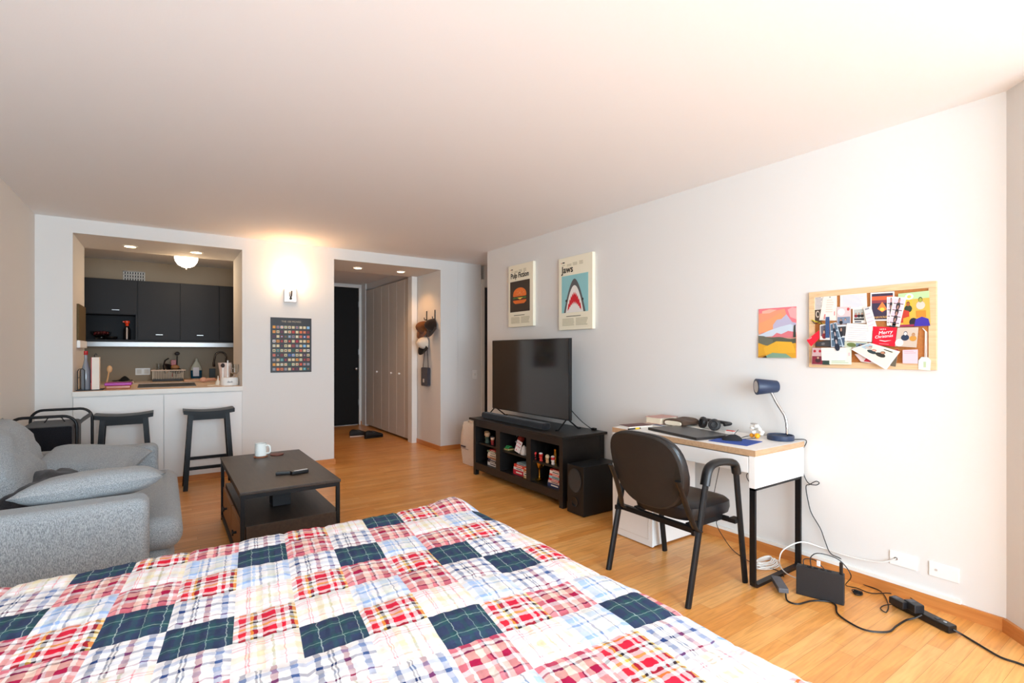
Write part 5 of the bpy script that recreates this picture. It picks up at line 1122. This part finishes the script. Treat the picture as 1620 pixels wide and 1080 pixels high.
# ================================================================== DESK CHAIR
t = thing('desk_chair', 'black padded office chair with fixed arms pulled up to the desk', 'chair', (2.45, 1.89, 0))
M_vinyl = mat('black_vinyl', '121114', .34, bump=.12, bs=140)
M_backshell = mat('chair_back_shell', '211b16', .6, var=.12, vs=30, bump=.3, bs=400)
def side(y, s):
    P = [(2.185, y, .0), (2.345, y, .655)]; A = (2.345, y, .655); B = (2.60, y, .665)
    arc = [(2.352, y, .675), (2.375, y, .690), (2.42, y, .697), (2.50, y, .692), (2.57, y, .683), (2.595, y, .672), (2.605, y, .65)]
    m = MB(); m.tube([(2.185, y, .0), (2.19, y, .02), (2.345, y, .655), (2.352, y, .668)], .016, M_blkmetal, 10, flat=(1.25, .85)); m.done('leg', t)
    m = MB(); m.tube([(2.60, y, .66), (2.608, y, .63), (2.695, y, .02), (2.698, y, 0)], .016, M_blkmetal, 10, flat=(1.25, .85)); m.done('leg', t)
    m = MB(); m.tube(smooth_path([(2.325, y, .60), (2.345, y, .665), (2.38, y, .697), (2.45, y, .705), (2.54, y, .695), (2.592, y, .678), (2.612, y, .625)], 4), .0235, M_blkplastic, 12, flat=(.85, 1.15)); m.done('armrest', t)
    m = MB(); m.box((2.60, min(y, y - s * .05), .345), (2.665, max(y, y - s * .05), .368), M_blkmetal, .003); m.done('seat_bracket', t)
    m = MB(); m.box((2.235, min(y, y - s * .02), .352), (2.30, max(y, y - s * .02), .378), M_blkmetal, .003); m.done('seat_bracket', t)
side(1.61, -1); side(2.165, 1)
m = MB(); m.box((2.272, 1.63, .347), (2.30, 2.15, .379), M_blkmetal, .004); m.done('cross_rail', t)
m = MB(); m.box((2.60, 1.66, .345), (2.625, 2.12, .372), M_blkmetal, .004); m.done('cross_rail', t)
for y in (1.70, 2.06): MB().box((2.30, y - .012, .350), (2.60, y + .012, .384), M_blkmetal, .003).done('seat_rail', t)
m = MB(); R = []
for z, g in ((.385, .03), (.39, .008), (.42, 0), (.455, .002), (.472, .02), (.476, .06)):
    ring = []
    for k in range(36):
        a = 2 * PI * k / 36; ex = abs(math.cos(a)) ** .55 * (1 if math.cos(a) > 0 else -1); ey = abs(math.sin(a)) ** .55 * (1 if math.sin(a) > 0 else -1)
        ring.append((2.50 + (.225 - g) * ex, 1.885 + (.225 - g) * ey, z + (.0 if ex < .5 else -.012 * (ex - .5) * 2)))
    R.append(ring)
m.rings(R, M_vinyl); m.done('seat', t)
# backrest: oval shell, concave to the sitter, leaning back
def backring(off, grow, n=44):
    ring = []
    for k in range(n):
        a = 2 * PI * k / n; cy = math.cos(a); cz = math.sin(a)
        ey = abs(cy) ** (.62 if cz > 0 else .74) * (1 if cy > 0 else -1); ez = abs(cz) ** (.66 if cz > 0 else .85) * (1 if cz > 0 else -1)
        hw = .243 + grow; hh = .205 + grow
        wd = hw * (1 - .10 * max(0, -ez)); y = 1.865 + wd * ey; z = .655 + hh * ez
        ring.append((y, z))
    return [(2.155 - .24 * (z - .62) - .36 * (y - 1.865) ** 2 * -1 * 1.0 + off - .03 * max(0, (z - .66)) , y, z) for y, z in ring]
def fill(mb_, off, g0, m_, rings=6, flip=False):
    outs = []
    for i in range(rings + 1):
        f = 1 - i / rings; base = backring(0, g0); r = []
        for (x, y, z) in base:
            yy = 1.865 + (y - 1.865) * max(f, .01); zz = .655 + (z - .655) * max(f, .01)
            r.append((2.155 - .24 * (zz - .62) + .36 * (yy - 1.865) ** 2 - .03 * max(0, (zz - .66)) + off, yy, zz))
        outs.append(r)
    mb_.rings(outs, m_)
def pad(name, o0, o1, g, m_):
    mb_ = MB(); fill(mb_, o0, g - .008, m_); fill(mb_, o1, g - .008, m_)
    A = [Vector(p) for p in backring(0, g - .008)]; B = [Vector(p) for p in backring(0, g)]
    mb_.rings([[p + Vector((o0, 0, 0)) for p in A], [p + Vector((o0 * .75 + o1 * .25, 0, 0)) for p in B], [p + Vector((o0 * .25 + o1 * .75, 0, 0)) for p in B], [p + Vector((o1, 0, 0)) for p in A]], m_, caps=False)
    bmesh.ops.remove_doubles(mb_.bm, verts=mb_.bm.verts[:], dist=.0005); mb_.done(name, t)
pad('back_shell', -.012, .008, 0, M_backshell); pad('back_cushion', .009, .055, .004, M_vinyl)
for ya, yb in ((2.092, 2.118), (1.628, 1.612)):
    m = MB(); m.tube(smooth_path([(2.128, ya, .645), (2.175, ya, .55), (2.225, (ya + yb) / 2, .44), (2.25, yb, .385), (2.285, yb, .368)], 4), .015, M_blkplastic, 8, flat=(.6, 1.3)); m.done('back_support', t)

# ================================================================== ON THE DESK
z0 = KZ + .0006
# lamp
c = Vector((3.118, 1.632, z0))
M_navy = mat('navy_lacquer', '25344f', .45)
t = thing('desk_lamp', 'navy gooseneck desk lamp with chrome stem at the near end of the desk', 'lamp', c)
MB().lathe([(.074, 0), (.0755, .004), (.0755, .028), (.073, .031), (.069, .031), (.067, .022), (.001, .021)], c, M_navy, 36).done('base', t)
pts = [atX(x, y, 3.13) for x, y in ((1244, 690), (1244, 672), (1241, 658), (1235, 648), (1227, 635), (1220, 621))]; pts[0].z = z0 + .021
stem = smooth_path([(3.135, p.y, p.z) for p in pts], 6)
MB().tube(stem, .0085, M_chrome, 10).done('gooseneck', t)
ha = atX(1196, 611.5, 3.07); hb = atX(1231, 611, 3.17); ax = (hb - ha).normalized()
q = Vector((0, 0, 1)).rotation_difference(ax)
ha = Vector(ha); L_ = (hb - ha).length
MB().lathe([(.046, 0), (.050, .001), (.051, .004), (.037, L_ - .008), (.030, L_), (.001, L_ + .001)], ha, M_navy, 32, ax).done('lamp_head', t)
MB().lathe([(.0455, .0005), (.001, -.002)], ha, mat('frosted_diffuser', 'd9d9d6', .5), 28, ax).done('diffuser', t)
# laptop
def rotslab(name, lab, cat, corners, z, h, m_, bev=.003, extra=None):
    # corners: near-left, near-right(front) ... given as pixel positions on the desk plane
    P = [atZ(x, y, z) for x, y in corners]; c = sum(P, Vector()) / 4
    u = ((P[1] - P[0]) + (P[2] - P[3])) / 2; v = ((P[3] - P[0]) + (P[2] - P[1])) / 2
    a = math.atan2(u.y, u.x); L1, L2 = u.length, v.length
    t = thing(name, lab, cat, (c.x, c.y, z), a); M = Matrix.Translation((c.x, c.y, z)) @ Matrix.Rotation(a, 4, 'Z')
    mb_ = MB(); mb_.M = M; mb_.box((-L1 / 2, -L2 / 2, 0), (L1 / 2, L2 / 2, h), m_, bev); mb_.done('body', t)
    return t, M, L1, L2
t, M, a_, b_ = rotslab('laptop', 'closed dark grey laptop on the desk behind the headphones', 'laptop', ((1035, 681), (1111, 699), (1148, 690), (1066, 675)), z0, .018, mat('dark_aluminium', '3a3634', .35, .4))
m = MB(); m.M = M; m.box((-a_ / 2 - .0004, -b_ / 2 - .0006, .008), (a_ / 2 + .0004, b_ / 2 + .0006, .0092), C('0e0e0e')); m.done('lid_seam', t)
t, M, a_, b_ = rotslab('mouse_mat', 'blue mouse mat at the right of the laptop', 'mouse mat', ((1119, 697), (1180, 705), (1208, 699), (1148, 691)), z0, .003, mat('blue_cloth', '274a9c', .8), .001)
m = MB(); m.M = M; text_into(m, 'Mobility', .02, (-.03, -b_ / 2 + .02, .0031), (1, 0, 0), (0, 1, 0), C('dfe4ee'), .0004); m.done('lettering', t)
c = atZ(1158, 696, z0 + .003); t = thing('computer_mouse', 'black wired mouse on the blue mat', 'mouse', (c.x, c.y, z0 + .0032), -.9)
M = Matrix.Translation((c.x, c.y, z0 + .0032)) @ Matrix.Rotation(2.2, 4, 'Z')
m = MB(); m.M = M; R = []
for x, w_, h in ((-.055, .012, .012), (-.045, .026, .024), (-.02, .031, .036), (.01, .030, .034), (.035, .027, .024), (.05, .02, .014), (.056, .008, .008)):
    R.append([(x, w_ * math.cos(a), (h * math.sin(a)) if math.sin(a) > 0 else .0) for a in [2 * PI * k / 16 for k in range(16)]])
m.rings(R, C('19191b', .3)); m.done('body', t)
m = MB(); m.M = M; m.tube([(.02, 0, .027), (.034, 0, .022)], .005, C('707074'), 8); m.done('scroll_wheel', t)
# books, journal, papers at the far end
c = atZ(1018, 672, z0)
t = thing('thick_book', 'thick pale hardback with pink cover on the sheets by the wall', 'book', (3.10, 2.50, z0 + .006)); za = z0 + .0065
m = MB(); m.box((2.99, 2.44, za + .003), (3.175, 2.57, za + .045), C('e6d8be', .8)); m.done('pages', t)
m = MB(); m.box((2.985, 2.435, za + .0455), (3.18, 2.575, za + .049), C('c89a90')); m.box((2.985, 2.435, za), (3.18, 2.575, za + .0025), C('c89a90')); m.box((3.176, 2.435, za), (3.18, 2.575, za + .049), C('c89a90')); m.done('cover', t)
m = MB()
for i, (x, y, r_) in enumerate(((3.075, 2.44, 0), (3.07, 2.36, .06), (3.09, 2.30, -.05))): m.box((x - .10, y - .14, z0 + .0018 * i), (x + .09, y + .13, z0 + .0018 * i + .0016), (M_paper, C('8a98b0'), M_paper)[i], rz=0)
m.done('paper_stack', label='loose white and blue sheets under the books by the wall', cat='paper')
t = thing('leather_journal', 'thick brown leather-wrapped journal between the pale book and headphones', 'journal', (3.10, 2.33, z0 + .006))
R = []; Rp = []
for i in range(9):
    x = 3.0 + .18 * i / 8; r_ = []
    for k in range(20):
        a = 2 * PI * k / 20; ex = math.cos(a); ez = math.sin(a)
        r_.append((x, 2.335 + .085 * abs(ex) ** .7 * (1 if ex > 0 else -1), za + .026 + (.022 + .006 * math.sin(i)) * abs(ez) ** .7 * (1 if ez > 0 else -1)))
    R.append(r_)
m = MB(); m.rings(R, mat('brown_leather', '4e3a2c', .6, var=.12, vs=30)); m.done('cover', t)
m = MB(); m.rings([[(2.992 + q2, 2.335 + .072 * s2 * abs(math.cos(a)) ** .6 * (1 if math.cos(a) > 0 else -1), za + .023 + .016 * s2 * abs(math.sin(a)) ** .6 * (1 if math.sin(a) > 0 else -1)) for a in [2 * PI * k / 20 for k in range(20)]] for q2, s2 in ((.0, .95), (.012, 1))], C('e8dcc4', .8)); m.done('pages', t)
t, M, a_, b_ = rotslab('notebook', 'small dark red notebook at the far end of the desk', 'notebook', ((986, 675), (1002, 678.5), (1026, 673.5), (1010, 670.5)), z0, .010, C('f0ebe2'), .0005)
m = MB(); m.M = M; m.box((-a_ / 2 - .002, -b_ / 2 - .002, .0102), (a_ / 2 + .002, b_ / 2 + .002, .0125), C('5c2a24', .5), .0006); m.done('cover', t)
m = MB(); p0 = atZ(994, 679, z0 + .005); p1 = atZ(1013, 677.2, z0 + .005); m.cyl((p0.x, p0.y, z0 + .0062), (p1.x, p1.y, z0 + .0062), .0055, C('1c1c1e')); p2 = p0.lerp(p1, .55); p3 = p0.lerp(p1, .9); m.cyl((p2.x, p2.y, z0 + .0063), (p3.x, p3.y, z0 + .0063), .0062, C('d8b430')); m.done('marker_pen', label='black and yellow pen lying in front of the dark red notebook', cat='pen')
# headphones
t = thing('headphones', 'black over-ear headphones resting on the back of the laptop', 'headphones', (3.12, 2.10, z0))
def cup(c, ax, nm='ear_cup'):
    m = MB(); m.lathe([(.018, -.02), (.034, -.018), (.04, -.008), (.041, .006), (.036, .016), (.022, .018), (.02, .008), (.001, .006)], c, C('17171a', .45), 24, ax); m.done(nm, t)
ca = atX(1112, 675, 3.13); cb = atX(1134, 675.5, 3.11)
cup((3.13, ca.y, z0 + .042), (-.8, .5, .25)); cup((3.09, cb.y + .005, z0 + .042), (-.85, -.45, .2))
m = MB(); m.tube(smooth_path([(3.14, ca.y + .0, z0 + .05), (3.165, ca.y + .01, z0 + .058), (3.185, (ca.y + cb.y) / 2 - .03, z0 + .052), (3.17, cb.y - .06, z0 + .05), (3.12, cb.y - .05, z0 + .045)], 6), .010, C('1d1d20', .5), 8, flat=(1, 1.5)); m.done('headband', t)
# red pen & stylus, figurine, cables
c = atZ(1156, 684.5, z0); m = MB(); m.box((c.x - .02, c.y - .03, z0), (c.x + .02, c.y + .03, z0 + .012), C('d8d4d0'), .002); m.box((c.x - .008, c.y - .028, z0 + .0122), (c.x + .008, c.y + .028, z0 + .016), C('d83a2c')); m.done('eraser', label='small white block with a red top behind the mouse', cat='eraser')
m = MB(); m.tube(smooth_path([atZ(1160, 690, z0 + .012), atZ(1163, 685, z0 + .03), atZ(1168, 679.5, z0 + .045)], 4), .0022, M_cable, 6); m.tube(smooth_path([atZ(1170, 693, z0 + .004), atZ(1180, 690, z0 + .004), atZ(1190, 688, z0 + .004), atZ(1199, 686, z0 + .004)], 4), .0022, M_cable, 6); m.tube(smooth_path([atZ(1172, 694.5, z0 + .004), atZ(1186, 693.5, z0 + .004), atZ(1196, 692.5, z0 + .004), atZ(1206, 686, z0 + .004), atZ(1205, 683, z0 + .004)], 4), .002, M_cable, 6)
m.done('mouse_cable', label='thin black cable curling from the mouse behind the blue mat', cat='cable')
c = atZ(1198, 693, z0)
t = thing('figurine', 'small white figurine with orange balls beside the lamp base', 'figurine', (c.x, c.y, z0)); rf = random.Random(5)
m = MB()
for i in range(13): m.ball((c.x + rf.uniform(-.02, .02), c.y + rf.uniform(-.03, .03), z0 + .03 + rf.uniform(0, .05)), (.012, .014, .011), C('e6e4de', .4), 10, 6)
m.ball((c.x, c.y + .02, z0 + .088), (.012, .024, .006), C('b0a8a0'), 10, 6); m.done('body', t)
m = MB(); m.ball((c.x - .015, c.y - .008, z0 + .017), .017, C('f2a416', .35)); m.ball((c.x + .0, c.y + .035, z0 + .014), .014, C('e89a18', .35)); m.done('orange_balls', t)

# ================================================================== OUTLETS, ROUTER, CABLES
oy0, oy1 = atX(1408, 880, XR).y, atX(1451, 890, XR).y; oz = .198
t, P_, bx_ = outlet('wall_outlet', 'white outlet plate with the white cable plugged in', (XR, (oy0 + oy1) / 2, oz), 'X', oy0 - oy1, .072)
m = MB(); m.cyl((XR - .006, oy0 - .03, oz), (XR - .010, oy0 - .03, oz), .008, M_steel); m.done('jack', t)
oy2, oy3 = atX(1470, 880, XR).y, atX(1518, 890, XR).y
t, P_, bx_ = outlet('wall_outlet', 'blank white outlet plate nearest the corner', (XR, (oy2 + oy3) / 2, .197), 'X', oy2 - oy3, .072)
m = MB(); m.cyl((XR - .006, oy2 - .03, .197), (XR - .008, oy2 - .03, .197), .006, C('c8c0b8')); m.done('jack', t)
# router
r0 = Vector((2.79, 1.378)); r1 = Vector((2.856, 1.172)); dv = (r1 - r0); a = math.atan2(dv.y, dv.x); L_ = dv.length
M = Matrix.Translation((r0.x, r0.y, 0)) @ Matrix.Rotation(a, 4, 'Z')
t = thing('router', 'black router standing on edge on the floor beside the desk leg', 'router', (r0.x, r0.y, 0), a)
m = MB(); m.M = M; m.box((0, 0, .001), (L_, .042, .155), mat('router_plastic', '18181b', .45, bump=.5, bs=500), .004); m.done('body', t)
m = MB(); m.M = M
for i in range(4): m.box((.05 + i * .03, .012, .1552), (.07 + i * .03, .03, .158), C('050506'))
m.done('ports', t)
m = MB(); m.M = M; m.box((L_ - .022, .012, .14), (L_ - .006, .024, .215), M_blkplastic, .003); m.done('antenna', t)
# power strip
s0 = atZ(1416, 947, .03); s1 = atZ(1508, 992, .03); dv = Vector((s1.x - s0.x, s1.y - s0.y)); a = math.atan2(dv.y, dv.x); L_ = dv.length
M = Matrix.Translation((s0.x, s0.y, 0)) @ Matrix.Rotation(a, 4, 'Z')
t = thing('power_strip', 'black power strip on the floor loaded with plugs', 'power strip', (s0.x, s0.y, 0), a)
m = MB(); m.M = M; m.box((0, -.026, .001), (L_, .026, .036), C('141416', .35), .006); m.done('body', t)
m = MB(); m.M = M; m.cyl((L_ - .035, 0, .0362), (L_ - .035, 0, .0385), .007, C('9a9a9c')); m.box((L_ - .075, -.012, .0362), (L_ - .062, .012, .040), C('4a4a4c')); m.done('switch', t)
def brick(p, q, w_, h, lab, m_=None, z=0.0005, nm='power_adapter'):
    p = Vector((p.x, p.y, z)); q = Vector((q.x, q.y, z)); d_ = q - p; a = math.atan2(d_.y, d_.x); M = Matrix.Translation(p) @ Matrix.Rotation(a, 4, 'Z')
    t = thing(nm, lab, 'adapter', p, a); m = MB(); m.M = M; m.box((0, -w_ / 2, 0), (d_.length, w_ / 2, h), m_ or C('19191c', .4), .005); m.done('body', t)
    m = MB(); m.M = M; m.box((.01, -w_ * .3, h + .0001), (d_.length * .5, w_ * .3, h + .0006), C('55555a')); m.done('rating_plate', t); return t
brick(atZ(1411, 945, .06), atZ(1434, 956, .06), .045, .035, 'black plug adapter at the far end of the power strip', z=.0365)
brick(atZ(1437, 952, .06), atZ(1455, 963, .06), .05, .04, 'bulky black plug adapter in the middle of the power strip', z=.0365)
brick(atZ(1227, 917, .02), atZ(1240, 938, .02), .05, .026, 'dark grey power brick lying on the desk leg bar', C('55555a', .45), z=.0185)
def cable(name, lab, P, r=.0028, m_=None, k=7):
    m = MB(); m.tube(smooth_path(P, k), r, m_ or M_cable, 8); return m.done(name, label=lab, cat='cable')
fl = lambda x, y, z=.006: atZ(x, y, z)
cable('floor_cable', 'thick black cord curving across the floor from the grey brick', [fl(1243, 939, .02), fl(1246, 950), fl(1262, 955), fl(1285, 950), fl(1310, 951, .006), fl(1322, 957), fl(1325, 970), fl(1345, 985), fl(1372, 997), fl(1405, 999), fl(1418, 990), fl(1433, 981), fl(1448, 977, .02), atZ(1458, 972, .038)], .0042)
cable('extension_cord', 'black cord running from the power strip out of the right edge', [Vector((s1.x, s1.y, .02)), fl(1525, 1005), fl(1545, 1017), fl(1575, 1035), fl(1590, 1042), fl(1620, 1052), fl(1700, 1085)], .0045)
X_ = XR - .02
cable('lamp_cord', 'thin black lamp cord dropping from the desk down the wall', [Vector((3.16, 1.57, z0 + .006)), Vector((3.192, 1.515, z0 + .002))] + [atX(x, y, X_) for x, y in ((1266, 720), (1270, 745), (1278, 763), (1290, 767), (1296, 764), (1291, 761), (1281, 766), (1275, 770), (1279, 795), (1284, 812), (1298, 836), (1305, 855), (1314, 875))] + [fl(1332, 885, .10), fl(1345, 905, .03), fl(1362, 922), fl(1393, 935), fl(1405, 955), fl(1402, 968), fl(1393, 962), fl(1400, 957), fl(1420, 955, .03)], .0026)
cable('router_cable', 'thin black cable looping from the router top to the power strip', [M_ for M_ in (Vector((2.83, 1.32, .158)), Vector((2.85, 1.33, .20)), Vector((2.90, 1.31, .215)), Vector((2.96, 1.24, .19)), Vector((2.98, 1.19, .12)))] + [fl(1338, 925, .01), fl(1356, 930), fl(1378, 938), fl(1405, 938), fl(1434, 942), fl(1446, 950, .03)], .0026)
cable('router_cable', 'short black cable with a white tag behind the router', [Vector((2.815, 1.35, .157)), Vector((2.83, 1.355, .185)), Vector((2.85, 1.31, .19)), Vector((2.86, 1.27, .157))], .0026)
m = MB(); m.box((2.848, 1.285, .165), (2.856, 1.30, .192), C('e8e8e8')); m.done('cable_tag', label='small white tag on the cable behind the router', cat='tag')
m = MB()
cc = fl(1358, 938)
for i in range(3): m.tube([(cc.x + .028 * math.cos(a) * (1 - .2 * i), cc.y + .018 * math.sin(a) + .006 * i, .005 + .004 * i) for a in [2 * PI * k / 16 for k in range(16)]], .0024, M_cable, 6, closed=True)
m.box((cc.x - .006, cc.y - .018, .004), (cc.x + .006, cc.y + .02, .02), M_cable); m.done('bundled_cable', label='small tied bundle of black cable on the floor beside the router', cat='cable')
cable('desk_cable', 'thin black cable hanging under the desk with a knot near the chair', [Vector((3.08, 1.98, .70))] + [atX(x, y, 3.08) for x, y in ((1128, 790), (1132, 812), (1137, 818), (1134, 824), (1130, 818), (1134, 812), (1134, 830))] + [fl(1146, 852, .05), fl(1162, 872), fl(1190, 890), fl(1215, 897), fl(1236, 905), fl(1240, 912)], .0024)
cable('desk_cable', 'short black cable end dangling under the drawer', [atX(1185, 745, 3.08), atX(1181, 752, 3.08), atX(1184, 760, 3.08), atX(1189, 765, 3.08)], .0024)
# white coil and its run to the outlet
t = thing('coiled_cable', 'coil of white network cable on the floor inside the desk leg', 'cable', fl(1216, 893, 0))
m = MB(); cc = fl(1214, 893)
for i in range(6):
    rr_ = random.Random(i); ph = rr_.uniform(0, 1)
    m.tube([(cc.x + (.105 - .006 * i) * math.cos(a) * (1 + .05 * math.sin(2 * a + ph)) + .006 * rr_.uniform(-1, 1), cc.y + (.05 - .004 * i) * math.sin(a) + .004 * i, .006 + .0045 * i + .003 * math.sin(a * 2 + ph)) for a in [2 * PI * k / 28 for k in range(28)]], .0034, M_wcable, 8, closed=True)
m.done('loops', t)
cable('network_cable', 'white cable arching from the coil along the wall to the outlet', [fl(1236, 898, .02), fl(1233, 885, .09), fl(1240, 869, .14), Vector((3.10, 1.50, .175)), atX(1300, 866, X_), atX(1330, 876, X_), atX(1365, 885, X_), atX(1395, 889, X_), Vector((XR - .014, oy0 - .03, oz))], .0034, M_wcable)
cable('network_cable', 'white cable running from the coil to the router', [fl(1232, 893, .03), fl(1240, 903, .02), fl(1250, 910, .03), fl(1262, 915, .05)], .0034, M_wcable)
